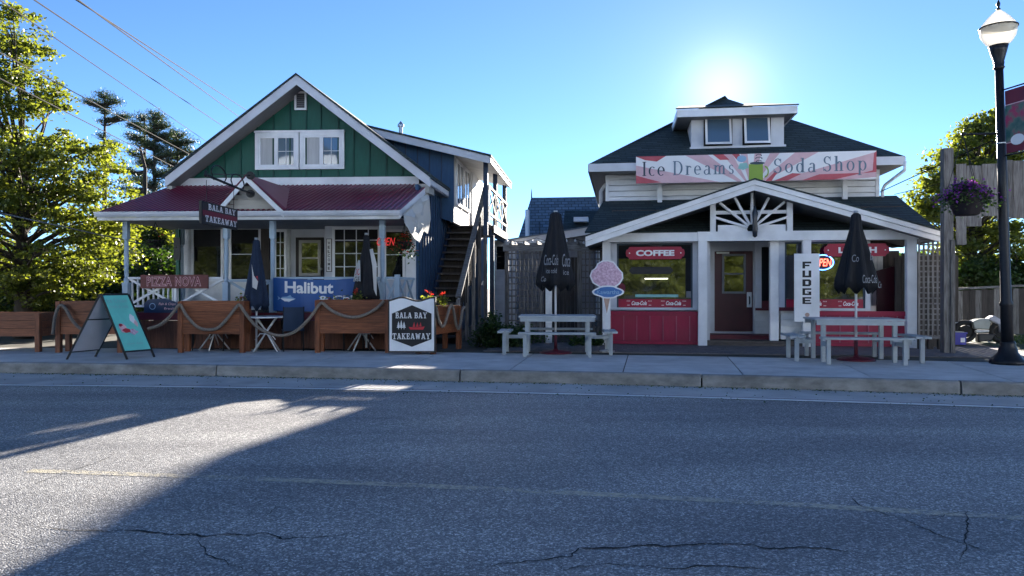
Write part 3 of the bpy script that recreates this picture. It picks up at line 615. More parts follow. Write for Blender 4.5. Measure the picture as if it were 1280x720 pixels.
    # little entry gable
    VG = -.55; pk = L.at(309, 220, VG); fl = L.at(270, 264, VG); fr_ = L.at(355, 264, VG); tt = .13
    vb = (pk[1]-.02-zee)/sl+VE
    for (a, b) in ((fl, pk), (pk, fr_)):
        MB().uz(L, [(a[0], a[1]-tt), (b[0], b[1]-tt), (b[0], b[1]), (a[0], a[1])], VG-.035, VG).build('entry_fascia', M['white'], h)
    for s, e in ((-1, fl), (1, fr_)):
        MB().extr([L.P(pk[0], VG-.05, pk[1]+.02), L.P(pk[0], vb, pk[1]+.02), L.P(e[0]+s*.02, VE, zee+.03), L.P(e[0]+s*.02, VG-.05, e[1]+.02)][::s], (0, 0, .015)).build('entry_roof', M['redroof'], h)
    MB().uz(L, [(fl[0]+.2, zee+.0), (fr_[0]-.2, zee+.0), (pk[0], pk[1]-.15)], VG+.15, VG+.18).build('entry_siding', M['beige'], h)
    for i in range(5):
        z = zee+.05+i*.1; k = 1-(z-zee)/(pk[1]-zee-.15); w_ = (fr_[0]-fl[0])/2*.82*k
        if w_ > .05: box('siding_board', M['beige'], h, L, pk[0]-w_, pk[0]+w_, VG+.135, VG+.149, z, z+.09)
    # posts (turned look: square-base, narrow shaft, cap)
    DK = .78; PT = zee-.19
    def post(px, v=0.0, mat='bluegrey', r=.052):
        u = L.u(px, v); m = MB()
        m.box(L, u-.06, u+.06, v-.06, v+.06, DK, DK+.62); m.box(L, u-.068, u+.068, v-.068, v+.068, DK+.62, DK+.66)
        m.lathe(L.P(u, v, 0), [(.05, DK+.66), (.056, DK+.72), (.04, DK+.76), (.05, DK+1.1), (.046, PT-.45), (.035, PT-.40), (.055, PT-.36)], 12)
        m.box(L, u-.055, u+.055, v-.055, v+.055, PT-.36, PT+.02)
        return m.build('post', M[mat], h)
    for px in (158, 283, 341, 478): post(px, 0)
    p = post(227, 2.1, 'bluegrey'); box('corner_post', mk('green_post', (0.01, .10, .06), .5), h, L, L.u(221, 2.0), L.u(225, 2.0), 1.95, 2.02, DK, PT)
    # deck
    dr = L.u(520, 1.5)
    dk = box('deck', M['stepwood'], h, L, -.12, dr, -.08, VW, DK-.06, DK)
    box('rim_board', M['maroon'], h, L, -.14, dr+.02, -.11, -.082, DK-.16, DK+.01)
    u = -.14; i = 0
    while u < dr:
        w_ = .155+random.uniform(-.01, .01); box('skirt_board', M['skirt'], h, L, u+.004, min(u+w_, dr), -.105+random.uniform(0, .008), -.085, 0.01+random.uniform(0, .01), DK-.165); u += w_
    for k in range(3):
        z = .02+k*.2; box('side_skirt', M['navyd'], h, L, dr, dr+.02, -.05, VW, z, z+.19)
    # railings: rails + cross braces between posts
    def railing(xa, xb, zt, zb, v=0, mat='white', n=2):
        a, b = L.u(xa, v)+.06, L.u(xb, v)-.06; m = MB()
        m.box(L, a, b, v-.04, v+.04, zt-.045, zt)
        r_ = m.build('railing', M[mat], h); box('bottom_rail', M[mat], r_, L, a, b, v-.025, v+.025, zb, zb+.045)
        for i in range(n):
            p0 = a+(b-a)*i/n; p1 = a+(b-a)*(i+1)/n
            MB().beam(L.P(p0, v-.006, zb+.045), L.P(p1, v-.006, zt-.045), .03, .05, (0, 0, 1)).build('brace', M[mat], r_)
            MB().beam(L.P(p0, v+.026, zt-.045), L.P(p1, v+.026, zb+.045), .03, .05).build('brace', M[mat], r_)
            if i: box('baluster', M[mat], r_, L, p0-.03, p0+.03, v-.05, v+.05, zb, zt)
        return r_
    zt = 1.56; zb = .90
    railing(158, 283, zt, zb, n=2); railing(283, 341, zt-.06, zb, n=1, mat='bluegrey'); railing(478, 499, zt, zb, n=1, mat='bluegrey')
    railing(341, 478, zt, zb, n=3, mat='bluegrey')
    # side railing at left end
    a = L.u(158, 0); m = MB(); m.box(L, a-.03, a+.03, .07, 2.0, zt-.05, zt).box(L, a-.02, a+.02, .07, 2.0, zb, zb+.04)
    for k in range(9): m.box(L, a-.018, a+.018, .2+k*.2, .24+k*.2, zb+.04, zt-.05)
    m.build('side_railing', M['white'], h)
    sr = box('side_rail_right', M['bluegrey'], h, L, dr-.08, dr-.02, 0.05, 1.48, zt-.05, zt); box('bottom_rail', M['bluegrey'], sr, L, dr-.075, dr-.025, 0.05, 1.48, zb, zb+.045)
    for q in range(2):
        MB().beam(L.P(dr-.06, .05+q*.71, zb+.045), L.P(dr-.06, .76+q*.71, zt-.05), .03, .05).build('brace', M['bluegrey'], sr); MB().beam(L.P(dr-.035, .05+q*.71, zt-.05), L.P(dr-.035, .76+q*.71, zb+.045), .03, .05).build('brace', M['bluegrey'], sr)
    p499 = box('newel', M['bluegrey'], h, L, dr-.1, dr-.0, -.05, .05, DK, zt+.05)
    # ground floor front wall
    VB = 1.5; Z1 = PT+.03
    def pan(name, xa, xb, ya, yb, v0, v1, mat, parent=h, vref=None):
        vr = v0 if vref is None else vref
        return box(name, M[mat], parent, L, L.u(xa, vr), L.u(xb, vr), v0, v1, L.z(xa, yb, vr), L.z(xa, ya, vr))
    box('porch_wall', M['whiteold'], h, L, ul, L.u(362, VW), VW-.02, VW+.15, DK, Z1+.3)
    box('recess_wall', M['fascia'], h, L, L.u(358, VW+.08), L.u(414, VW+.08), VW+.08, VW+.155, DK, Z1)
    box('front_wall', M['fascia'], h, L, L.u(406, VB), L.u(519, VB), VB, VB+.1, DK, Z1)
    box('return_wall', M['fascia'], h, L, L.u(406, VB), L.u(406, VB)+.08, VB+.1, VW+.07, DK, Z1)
    # left windows
    def win(xa, xb, ya, yb, v, bars=(0, 0), mat='white', glass='glassporch', blind=None, name='window'):
        a, b = L.u(xa, v), L.u(xb, v); z0, z1 = L.z(xa, yb, v), L.z(xa, ya, v); f = .06; m = MB()
        m.box(L, a, a+f, v-.05, v-.002, z0, z1).box(L, b-f, b, v-.05, v-.002, z0, z1).box(L, a+f, b-f, v-.05, v-.002, z0, z0+f).box(L, a+f, b-f, v-.05, v-.002, z1-f, z1)
        wn = m.build(name, M[mat], h)
        box('pane', M[glass], wn, L, a+f, b-f, v-.02, v-.004, z0+f, z1-f)
        if bars[0] or bars[1]:
            g = MB()
            for i in range(1, bars[0]): c = a+(b-a)*i/bars[0]; g.box(L, c-.011, c+.011, v-.034, v-.021, z0+f, z1-f)
            for i in range(1, bars[1]): c = z0+(z1-z0)*i/bars[1]; g.box(L, a+f, b-f, v-.046, v-.035, c-.011, c+.011)
            g.build('glazing_bars', M['fascia'], wn)
        if blind: box('blind', M['dark'], wn, L, a+f, b-f, v-.03, v-.021, z0+(z1-z0)*(1-blind), z1-f)
        return wn
    vv = VW-.02
    win(240, 280, 284, 352, vv, blind=.36); win(287, 327, 284, 352, vv, (1, 2), blind=.3)
    win(343, 359, 287, 352, vv, (2, 4))
    win(416, 476, 284, 350, VB, (4, 4), blind=.28); win(480, 507, 287, 350, VB, (1, 2))
    box('corner_trim', M['darkwood'], h, L, L.u(328, vv), L.u(338, vv), vv-.09, vv-.003, DK, Z1)
    box('trim_strip', M['white'], h, L, L.u(508, VB), L.u(520, VB), VB-.03, VB-.002, DK, Z1)
    # door
    vd = VW+.08; a, b = L.u(371, vd), L.u(405, vd); z1 = L.z(390, 297, vd)
    dr_ = box('door', M['darkwood'], h, L, a, b, vd-.07, vd-.003, DK, z1)
    a2, b2 = L.u(375.5, vd), L.u(402.5, vd); zt2 = L.z(390, 300.5, vd); zb2 = L.z(390, 345, vd)
    m = MB(); f = .07; m.box(L, a2, a2+f, vd-.1, vd-.071, zb2, zt2).box(L, b2-f, b2, vd-.1, vd-.071, zb2, zt2).box(L, a2+f, b2-f, vd-.1, vd-.071, zt2-f, zt2).box(L, a2+f, b2-f, vd-.1, vd-.071, zb2, zb2+f).box(L, a2+f, b2-f, vd-.098, vd-.071, (zb2+zt2)/2-.02, (zb2+zt2)/2+.02)
    m.build('storm_frame', M['beige'], dr_); box('pane', M['glass'], dr_, L, a2+f, b2-f, vd-.085, vd-.075, zb2+f, zt2-f)
    MB().lathe(L.P(b-.03, vd-.12, DK+.98), [(.01, 0), (.03, .01), (.03, .05), (.01, .06)], 10).build('handle', M['metal'], dr_)
    # ---------------- navy side wall
    us = L.u(520, VB); us0 = us
    box('side_wall', M['navy'], h, L, us-.02, us+.05, VB, 13.4, 0.02, re[1]-.2)
    v = VB+.1
    while v < 11:
        box('batten', M['navyd'], h, L, us+.052, us+.075, v, v+.035, 0.05, re[1]-.22); v += .3
    # air conditioner + lamp on side wall
    ac = T('air_conditioner', 'small beige air conditioner on the navy side wall under the eave', 'air conditioner', L.P(us+.2, 5.0, 3.3))
    box('casing', M['cream'], ac, L, us+.08, us+.4, 5.0, 5.5, 3.32, 3.66)
    g = MB()
    for k in range(7): g.box(L, us+.1, us+.38, 4.985, 4.998, 3.35+k*.04, 3.37+k*.04)
    g.build('grille', M['greypanel'], ac)
    # ---------------- upper right storey (shed dormer)
    VD = 3.7; r0 = L.at(470, 161, VD); r1 = L.at(612, 195, VD); s = (r0[1]-r1[1])/(r1[0]-r0[0]); uc = ap[0]+.1; zc = r1[1]+s*(r1[0]-uc)
    ve2 = L.vu(638, r1[0])
    MB().uz(L, [(uc, zc-.2), (r1[0], r1[1]-.2), (r1[0], r1[1]), (uc, zc)], VD-.03, VD).build('dormer_fascia', M['fascia'], h)
    MB().uz(L, [(uc, zc-.01), (r1[0]+.05, r1[1]-.022), (r1[0]+.05, r1[1]+.03), (uc, zc+.04)], VD-.06, ve2+.03).build('dormer_roof', M['shingle'], h)
    box('dormer_eave', M['fascia'], h, L, r1[0]-.002, r1[0]+.03, VD+.002, ve2, r1[1]-.17, r1[1]-.025)
    MB().uz(L, [(uc, zc-.14), (r1[0]-.01, r1[1]-.14), (r1[0]-.01, r1[1]-.12), (uc, zc-.12)], VD+.002, ve2).build('dormer_soffit', M['whiteold'], h)
    uw = L.u(567, VD+.4); VU = VD+.4
    zz = lambda u: r1[1]+s*(r1[0]-u)-.145
    MB().uz(L, [(uc, 4.0), (uw, 3.1), (uw, zz(uw)), (uc, zz(uc))], VU, VU+.1).build('upper_wall', M['navy'], h)
    for x in (492, 507, 522, 537, 552):
        u = L.u(x, VU); MB().uz(L, [(u-.015, 3.2), (u+.015, 3.2), (u+.015, zz(u+.015)), (u-.015, zz(u-.015))], VU-.022, VU-.002).build('batten', M['navyd'], h)
    BF = 3.1
    box('upper_side_wall', M['whiteold'], h, L, uw-.1, uw-.003, VU+.1, 10.5, BF, zz(uw)+.02)
    for v0 in (VU+.35, VU+1.55):
        m = MB(); m.box(L, uw, uw+.04, v0, v0+.08, BF+.5, BF+1.75).box(L, uw, uw+.04, v0+.95, v0+1.03, BF+.5, BF+1.75).box(L, uw, uw+.04, v0+.08, v0+.95, BF+1.67, BF+1.75).box(L, uw, uw+.04, v0+.08, v0+.95, BF+.5, BF+.58).box(L, uw, uw+.035, v0+.48, v0+.54, BF+.58, BF+1.67)
        wn = m.build('window', M['white'], h); box('pane', M['glassblue'], wn, L, uw+.001, uw+.02, v0+.08, v0+.95, BF+.58, BF+1.67)
    box('balcony_door', M['white'], h, L, uw, uw+.05, VU+2.9, VU+3.8, BF+.02, BF+2.0)
    # balcony
    ub = r1[0]-.10; vend = ve2-.2; VBAL = L.vu(612, ub)
    bal = box('balcony', M['stepwood'], h, L, uw-.1, ub, VU+1.1, vend, BF-.12, BF)
    box('rim', M['beige'], bal, L, ub+.002, ub+.03, VU+1.1, vend, BF-.2, BF+.01)
    for pv in (VU+.02, VBAL+1.7, vend-.1):
        box('post', M['navyd'], bal, L, ub-.13, ub-.01, pv, pv+.12, BF if pv > VU+1 else 2.75, zz(ub)+.06)
    box('post', M['navyd'], bal, L, ub-.13, ub-.01, VU+1.3, VU+1.42, 0.02, BF-.12); box('post', M['navyd'], bal, L, ub-.13, ub-.01, vend-.1, vend+.02, 0.02, BF-.12)
    a, b = VBAL-.3, vend
    box('top_rail', M['beige'], bal, L, ub-.04, ub+.03, a, b, BF+.95, BF+1.0); box('bottom_rail', M['beige'], bal, L, ub-.03, ub+.02, a, b, BF+.22, BF+.28)
    n = 3
    for i in range(n):
        p0 = a+(b-a)*i/n; p1 = a+(b-a)*(i+1)/n
        MB().beam(L.P(ub-.005, p0, BF+.28), L.P(ub-.005, p1, BF+.95), .03, .045).build('brace', M['beige'], bal)
        MB().beam(L.P(ub+.015, p0, BF+.95), L.P(ub+.015, p1, BF+.28), .03, .045).build('brace', M['beige'], bal)
        box('baluster', M['beige'], bal, L, ub-.02, ub+.02, p0, p0+.05, BF+.01, BF+.95)
    box('ledger', M['navyd'], bal, L, ub-.1, ub-.04, VU+1.1, vend, BF-.3, BF-.125)
    # lower storey windows beneath the balcony, recessed wall
    m = MB().box(L, us+.056, us+.1, 6.6, 6.7, .9, 2.3).box(L, us+.056, us+.1, 7.5, 7.6, .9, 2.3).box(L, us+.056, us+.1, 6.7, 7.5, 2.2, 2.3).box(L, us+.056, us+.1, 6.7, 7.5, .9, 1.0)
    wn = m.build('window', M['white'], h); box('pane', M['glassdark'], wn, L, us+.058, us+.075, 6.7, 7.5, 1.0, 2.2)
    # ---------------- staircase
    v0, v1 = 1.75, VU+1.08; ua, ubb = us+.10, us+.98; n = 16
    st = MB(); st.beam(L.P(ua+.02, v0-.1, .02), L.P(ua+.02, v1, BF-.14), .05, .24).beam(L.P(ubb-.02, v0-.1, .02), L.P(ubb-.02, v1, BF-.14), .05, .24)
    stairs = st.build('staircase', M['navyd'], h)
    for i in range(n):
        z = BF*(i+1)/n-.02; v = v0+(v1-v0)*i/n
        if i < n-1 or True: box('tread', M['stepwood'], stairs, L, ua, ubb, v-.02, v+.26, z-.045, z)
        box('riser', M['darkwood'], stairs, L, ua+.02, ubb-.02, v+.235, v+.25, z-BF/n*1.0+.0, z-.047)
    hr = [L.P(ubb, v0-.15, 1.10), L.P(ubb+.12, v1+.1, BF+1.08)]
    MB().beam(hr[0], hr[1], .13, .05).build('handrail', M['greywoodh'], stairs)
    MB().beam(hr[0]-Vector((0, 0, .1)), hr[1]-Vector((0, 0, .1)), .03, .12).build('handrail_board', M['soffit'], stairs)
    for k in (0, .28, .52, .76, 1.0):
        p = hr[0].lerp(hr[1], k); zb_ = 0.02 if k < .9 else 0.02
        m = MB(); m.extr([p+Vector((a*.045, b*.045, -.05)) for a, b in ((-1, -1), (1, -1), (1, 1), (-1, 1))], (0, 0, zb_-p.z+.05)); m.build('stair_post', M['greywood'], stairs)
    # pickets between the handrail and the stringer
    for k in range(1, 15):
        p = hr[0].lerp(hr[1], k/15); MB().extr([p+Vector((a*.016, b*.016, -.07)) for a, b in ((-1, -1), (1, -1), (1, 1), (-1, 1))], (0, 0, -.9)).build('picket', M['darkwood'], stairs)
    # roof vent
    rv = T('roof_vent', 'small metal vent pipe on the upper roof of the green house', 'vent', pp(501, 166, 23))
    c = pp(501, 168, 23); MB().lathe(c, [(.06, -.1), (.06, .22), (.1, .23), (.1, .3), (.02, .40), (.01, .42)], 12).build('pipe', M['metal'], rv)
    return dict(us=us, zee=zee, zet=zet, VE=VE, VW=VW, pr=pr, DK=DK, PT=PT, pk=pk, VG=VG, VB=VB)
LH = left_house()
# ================================================================== SODA SHOP
def soda_shop():
    h = T('shop_building', 'white sided soda shop with dark shingle hip roof and red trimmed porch', 'shop', Q.P(3.4, 0, 0))
    box_ = lambda name, mat, xa, xb, ya, yb, v0, v1, parent=h: box(name, M[mat], parent, Q, Q.u(xa, v0), Q.u(xb, v0), v0, v1, Q.z((xa+xb)/2, yb, v0), Q.z((xa+xb)/2, ya, v0))
    VUW = 2.6
    u0, u1 = Q.u(757, VUW), Q.u(1099, VUW); ze = Q.z(770, 203, 1.95)-.02; zt = ze-.22
    box('upper_body', M['fascia'], h, Q, u0+.02, u1-.02, VUW+.06, VUW+7.4, 0, zt+.1)
    z = 3.45; i = 0
    while z < zt:     # clapboards
        t_ = min(.152, zt-z); MB().vz(Q, [(VUW+.05, z), (VUW-.022, z), (VUW+.0, z+t_-.02), (VUW+.05, z+t_-.02)], u0+.09, u1-.09).build('clapboard', M['white'], h); z += .152
    for a in (u0, u1-.09): box('corner_board', M['white'], h, Q, a, a+.088, VUW-.035, VUW+.07, 3.3, zt)
    box('frieze', M['fascia'], h, Q, u0, u1, VUW-.04, VUW-.02, zt-.12, zt)
    # hip roof
    E0, E1 = Q.u(736, 1.95), Q.u(1131, 1.95); V0 = 1.95; V1 = VUW+8.0; pk = (Q.u(905, 6.4), 6.4, Q.z(905, 122, 6.4)); zr = ze
    c = [Q.P(E0, V0, zr), Q.P(E1, V0, zr), Q.P(E1, V1, zr), Q.P(E0, V1, zr)]; p1 = Q.P(*pk); p2 = Q.P(pk[0], V1-(pk[1]-V0), pk[2])
    MB().poly([c[0], c[1], p1]).poly([c[1], c[2], p2, p1]).poly([c[2], c[3], p2]).poly([c[3], c[0], p1, p2]).poly(c[::-1]).build('hip_roof', M['shingle'], h)
    m = MB(); f0 = .2
    for (a, b) in ((c[0], c[1]), (c[1], c[2]), (c[3], c[0])):
        m = MB(); d = (b-a).normalized(); nrm = Vector((d.y, -d.x, 0))*.02; m.extr([a+nrm-Vector((0, 0, .21)), b+nrm-Vector((0, 0, .21)), b+nrm-Vector((0, 0, .005)), a+nrm-Vector((0, 0, .005))], -nrm*.9); m.build('eave_fascia', M['fascia'], h)
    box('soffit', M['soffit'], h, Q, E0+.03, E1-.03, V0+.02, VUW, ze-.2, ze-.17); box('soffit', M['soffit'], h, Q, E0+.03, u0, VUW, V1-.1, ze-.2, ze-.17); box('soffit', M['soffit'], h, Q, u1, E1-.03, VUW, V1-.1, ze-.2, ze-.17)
    # rain gutter and downpipe at the right corner
    g = Q.P(E1, V0, ze-.12); MB().tube([g, g+Vector((0, 0, -.22)), Q.P(u1+.12, VUW-.05, ze-.62), Q.P(u1+.06, VUW-.05, ze-.75), Q.P(u1+.06, VUW-.05, 3.4)], .04, 8).build('downpipe', M['white'], h, smooth=True)
    # ---- dormer
    VDm = 2.75; d0, d1 = Q.u(864, VDm), Q.u(980, VDm); zb, ztp = Q.z(920, 186, VDm), Q.z(920, 143, VDm)
    box('dormer_body', M['fascia'], h, Q, d0, d1, VDm, 6.0, zb-.05, ztp+.08)
    box('dormer_sill', M['fascia'], h, Q, d0-.04, d1+.04, VDm-.06, VDm-.002, zb, zb+.07)
    fa, fb = Q.u(846, VDm-.5), Q.u(997, VDm-.5); zf0, zf1 = Q.z(920, 144, VDm-.5), Q.z(920, 134.5, VDm-.5)
    box('dormer_fascia', M['white'], h, Q, fa, fb, VDm-.5, VDm-.47, zf0, zf1); box('dormer_fascia', M['white'], h, Q, fa, fa+.03, VDm-.468, 5.2, zf0, zf1); box('dormer_fascia', M['white'], h, Q, fb-.03, fb, VDm-.468, 5.2, zf0, zf1)
    box('dormer_soffit', M['soffit'], h, Q, fa+.03, fb-.03, VDm-.465, 6.0, zf0+.02, zf0+.04)
    MB().extr([Q.P(fa-.03, VDm-.52, zf1+.004), Q.P(fb+.03, VDm-.52, zf1+.004), Q.P(fb-.35, 6.2, pk[2]-.30), Q.P(fa+.35, 6.2, pk[2]-.30)], (0, 0, .035)).build('dormer_roof', M['shingle'], h)
    for xa, xb in ((881, 914), (929.5, 962)):
        a, b = Q.u(xa, VDm), Q.u(xb, VDm); z0, z1 = Q.z(920, 181, VDm), Q.z(920, 146, VDm); f = .055
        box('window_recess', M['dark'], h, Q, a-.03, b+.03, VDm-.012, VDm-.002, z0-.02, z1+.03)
        # top-hung sash, swung out a little and turned
        P4 = lambda s, t: Q.P(a+(b-a)*s, VDm-.05-.16*(1-t)+.05*s, z0+(z1-z0)*t)
        m = MB(); th = Q.P(0, .03, 0)-Q.P(0, 0, 0); fs = f/(b-a); ft = f/(z1-z0)
        for r_ in ((0, fs, 0, 1), (1-fs, 1, 0, 1), (fs, 1-fs, 0, ft), (fs, 1-fs, 1-ft, 1)): m.extr([P4(r_[0], r_[2]), P4(r_[1], r_[2]), P4(r_[1], r_[3]), P4(r_[0], r_[3])], th)
        wn = m.build('window', M['white'], h); MB().extr([P4(fs, ft), P4(1-fs, ft), P4(1-fs, 1-ft), P4(fs, 1-ft)], th*.4).build('pane', M['glassblue'], wn)
    # ---- lower roof round the ground floor
    VL = .35; a0, a1 = Q.u(731, VL), Q.u(1170, VL); zl = 2.66; zu = Q.z(790, 250, VUW); b0, b1 = u0-.05, Q.u(1121, VUW)
    MB().extr([Q.P(a0, VL, zl), Q.P(a1, VL, zl), Q.P(b1, VUW+.02, zu), Q.P(b0, VUW+.02, zu)], (0, 0, -.04)).build('lower_roof', M['shingle'], h)
    MB().extr([Q.P(a1, VL+.01, zl-.005), Q.P(a1, VUW+6, zl-.005), Q.P(b1, VUW+6, zu), Q.P(b1, VUW+.02, zu)], (0, 0, -.04)).build('lower_roof_side', M['shingle'], h)
    box('lower_fascia', M['fascia'], h, Q, a0+.02, a1-.02, VL-.02, VL+.005, zl-.18, zl-.045)
    box('lower_fascia', M['fascia'], h, Q, a1-.02, a1+.005, VL+.01, VUW+6, zl-.18, zl-.045)
    # ---- porch gable
    VG = -.45; ap = Q.at(943, 225, VG); l = Q.at(732, 296, VG); r = Q.at(1178, 290, VG)
    for a, b in ((l, ap), (ap, r)):
        MB().uz(Q, [(a[0], a[1]-.105), (b[0], b[1]-.105), (b[0], b[1]-.0), (a[0], a[1]-.0)], VG-.05, VG-.015).build('gable_trim', M['white'], h)
        MB().uz(Q, [(a[0], a[1]-.225), (b[0], b[1]-.225), (b[0], b[1]-.108), (a[0], a[1]-.108)], VG-.012, VG+.02).build('gable_fascia', M['white'], h)
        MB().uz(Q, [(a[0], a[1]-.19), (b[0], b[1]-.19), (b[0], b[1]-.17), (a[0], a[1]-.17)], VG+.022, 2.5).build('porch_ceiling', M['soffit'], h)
        MB().uz(Q, [(a[0], a[1]+.0), (b[0], b[1]+.0), (b[0], b[1]+.035), (a[0], a[1]+.035)], VG-.07, 2.5).build('porch_roof', M['shingle'], h)
    # beam and posts
    bz0, bz1 = 2.37-.02, 2.37+.20; bz0 = Q.z(820, 302, 0); bz1 = Q.z(820, 291.5, 0)
    bl, br = Q.u(754, 0), Q.u(1148, 0)
    mu = Q.u(872, 0)
    box('beam', M['white'], h, Q, bl, mu, 0, .14, bz0, bz1); box('beam', M['white'], h, Q, mu+.004, br, -.015, .14, bz0, bz1+.02)
    for xa, xb in ((753, 763), (873, 884), (1004, 1014), (1134, 1146.5)):
        box('post', M['white'], h, Q, Q.u(xa, 0), Q.u(xb, 0), .005, .15, 0, bz0)
    # sunburst truss
    ka, kb = Q.u(888, 0), Q.u(991, 0); zk = Q.z(940, 252, 0); cx = Q.u(940, 0)
    roofz = lambda u: (ap[1]-.2)-((ap[1]-l[1])/(ap[0]-l[0])*(ap[0]-u) if u < ap[0] else (ap[1]-r[1])/(r[0]-ap[0])*(u-ap[0]))
    for xx in (ka, kb-.12):
        MB().uz(Q, [(xx, bz1+.022), (xx+.12, bz1+.022), (xx+.12, roofz(xx+.12)), (xx, roofz(xx))], -.01, .1).build('king_post', M['white'], h)
    hub = bz1+.08
    for an in (162, 140, 118, 90, 62, 40, 18):
        dx, dz = math.cos(R(an)), math.sin(R(an)); t_ = 0
        while True:
            t_ += .02; uu = cx+dx*t_; zz_ = hub+dz*t_
            if zz_ > roofz(uu)-.03 or uu < ka+.06 or uu > kb-.06: break
        MB().beam(Q.P(cx+dx*.1, .03, hub+dz*.1), Q.P(cx+dx*t_, .03, hub+dz*t_), .05, .115, Q.P(0, 0, 0)-Q.P(0, 1, 0)).build('sunburst_ray', M['white'], h)
    for s in (-1, 1):
        MB().uz(Q, [(cx+s*.08, bz1+.024), (cx+s*.74, bz1+.024), (cx+s*.74, bz1+.17), (cx+s*.3, bz1+.17), (cx+s*.12, hub+.03)][::s], .05, .07).build('truss_board', M['white'], h)
    box('truss_rail', M['white'], h, Q, ka+.12, kb-.12, .075, .11, bz1+.42, bz1+.50)
    # dark wall in gable depth with pale posts
    box('porch_back_wall', M['darkwood'], h, Q, Q.u(765, 1.75), Q.u(1130, 1.75), 1.75, 1.8, 2.3, 3.3)
    for xa, xb in ((866, 886), (1010, 1030)): box('inner_post', M['soffit'], h, Q, Q.u(xa, 1.5), Q.u(xb, 1.5), 1.5, 1.6, 2.3, 2.98)
    # ---- coffee bay
    VW = .28
    zs = Q.z(820, 384.5, VW); zw = Q.z(820, 304, VW)
    wa, wb = Q.u(763, VW), Q.u(874, VW)
    def bay(wa, wb, ga, gb, name):
        m = MB(); m.box(Q, wa, ga, VW, VW+.1, zs, bz0).box(Q, gb, wb, VW, VW+.1, zs, bz0).box(Q, ga, gb, VW, VW+.1, zw, bz0).box(Q, wa, wb, VW-.06, VW+.1, zs-.05, zs)
        fr = m.build(name, M['fascia'], h)
        m = MB(); f = .04; m.box(Q, ga, ga+f, VW+.03, VW+.09, zs, zw).box(Q, gb-f, gb, VW+.03, VW+.09, zs, zw).box(Q, ga+f, gb-f, VW+.03, VW+.09, zw-f, zw)
        wn = m.build('window', M['darkink'], h)
        box('pane', M['glass'], wn, Q, ga+f, gb-f, VW+.05, VW+.06, zs, zw-f); return wn
    ga, gb = Q.u(771, VW), Q.u(866, VW)
    w1 = bay(wa, wb, ga, gb, 'bay_frame')
    wa2, wb2 = Q.u(973, VW), Q.u(1088, VW); ga2, gb2 = Q.u(981, VW), Q.u(1082, VW)
    w2 = bay(wa2, wb2, ga2, gb2, 'bay_frame')
    # menu strip with script lettering across the bottom of both windows
    script = fontpolys('Coca-Cola', .35, .035)
    def strip_(wn, a, b, cen):
        z0, z1 = zs+.005, zs+.20; s = box('menu_strip', M['redsign'], wn, Q, a+.02, b-.02, VW+.036, VW+.046, z0, z1)
        for c in cen: put('lettering', script, M['whiteink'], s, plane(Q, VW+.033), (Q.u(c-9.5, VW), Q.u(c+9.5, VW), z0+.05, z0+.15))
        for c in cen:
            for k in (-14, 13):
                u = Q.u(c+k, VW)
                if a+.05 < u < b-.1:
                    m = MB()
                    for q in range(3): m.box(Q, u-.03+q*.03, u-.01+q*.03, VW+.034, VW+.0355, z1-.06, z1-.035)
                    m.box(Q, u-.02, u+.04, VW+.034, VW+.0355, z0+.04, z0+.06)
                    m.build('small_print', M['pinkink'], s, kind='stuff')
    strip_(w1, ga, gb, (799, 842)); strip_(w2, ga2, gb2, (1018, 1064))
    # things inside the glass: fluorescent lamp, black shape standing in for a reflected sign
    box('ceiling_lamp', glow('lamp_glow', (1, 1, .8), 0.8), w1, Q, Q.u(806, VW), Q.u(835, VW), VW+.046, VW+.049, Q.z(820, 348.9, VW), Q.z(820, 347.7, VW))
    x_ = lambda p: Q.u(p, VW); z_ = lambda p: Q.z(820, p, VW)
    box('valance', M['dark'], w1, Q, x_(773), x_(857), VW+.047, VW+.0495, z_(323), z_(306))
    MB().uz(Q, [(x_(786), z_(338)), (x_(790), z_(333.5)), (x_(838), z_(333.5)), (x_(842), z_(338)), (x_(838), z_(342.5)), (x_(790), z_(342.5))], VW+.046, VW+.0495).build('sign_reflection', M['black'], w1)
    MB().uz(Q, disc(x_(777), z_(360), .09, .12, 16), VW+.046, VW+.0495).build('round_sticker', M['maroonink'], w1)
    box('inner_shelf', M['aqua'], w1, Q, x_(794), x_(848), VW+.047, VW+.0495, z_(371.5), z_(368))
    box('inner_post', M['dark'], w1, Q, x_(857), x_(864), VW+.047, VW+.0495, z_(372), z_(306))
    box('notice', M['soffit'], w1, Q, x_(858), x_(864), VW+.044, VW+.0465, z_(372), z_(364))
    # red panels below the windows
    def panels(xa, xb, v, cap=True):
        a, b = Q.u(xa, v), Q.u(xb, v); z1 = Q.z((xa+xb)/2, 389, v); u = a
        box('counter_rail', M['redpanel'], h, Q, a, b, v-.05, v+.02, z1-.1, z1)
        while u < b-.02:
            w_ = .3; box('red_board', M['redpanel'], h, Q, u+.005, min(u+w_, b)-.003, v-.018, v, .10, z1-.105); box('cover_strip', M['redworn'], h, Q, u-.010, u+.010, v-.035, v-.019, .10, z1-.105); u += w_
        box('base_board', M['redpanel'], h, Q, a, b, v-.04, v, .02, .095)
        box('panel_back', M['darkwood'], h, Q, a, b, v+.002, v+.05, .02, z1)
    panels(763.5, 873, .16); panels(1014.5, 1134, .16)
    # lower wall (clapboards) left of the fudge sign, maroon sill
    def clap(xa, xb, v, z0, z1):
        z = z0
        while z < z1-.02:
            MB().vz(Q, [(v+.06, z), (v-.016, z), (v, min(z+.148, z1)), (v+.06, min(z+.148, z1))], Q.u(xa, v), Q.u(xb, v)).build('clapboard', M['whiteold'], h); z += .152
    clap(976, 1006, VW+.02, .15, zs-.05); box('sill', M['maroon'], h, Q, Q.u(973, VW), Q.u(1004, VW), VW-.09, VW-.062, zs-.06, zs+.02)
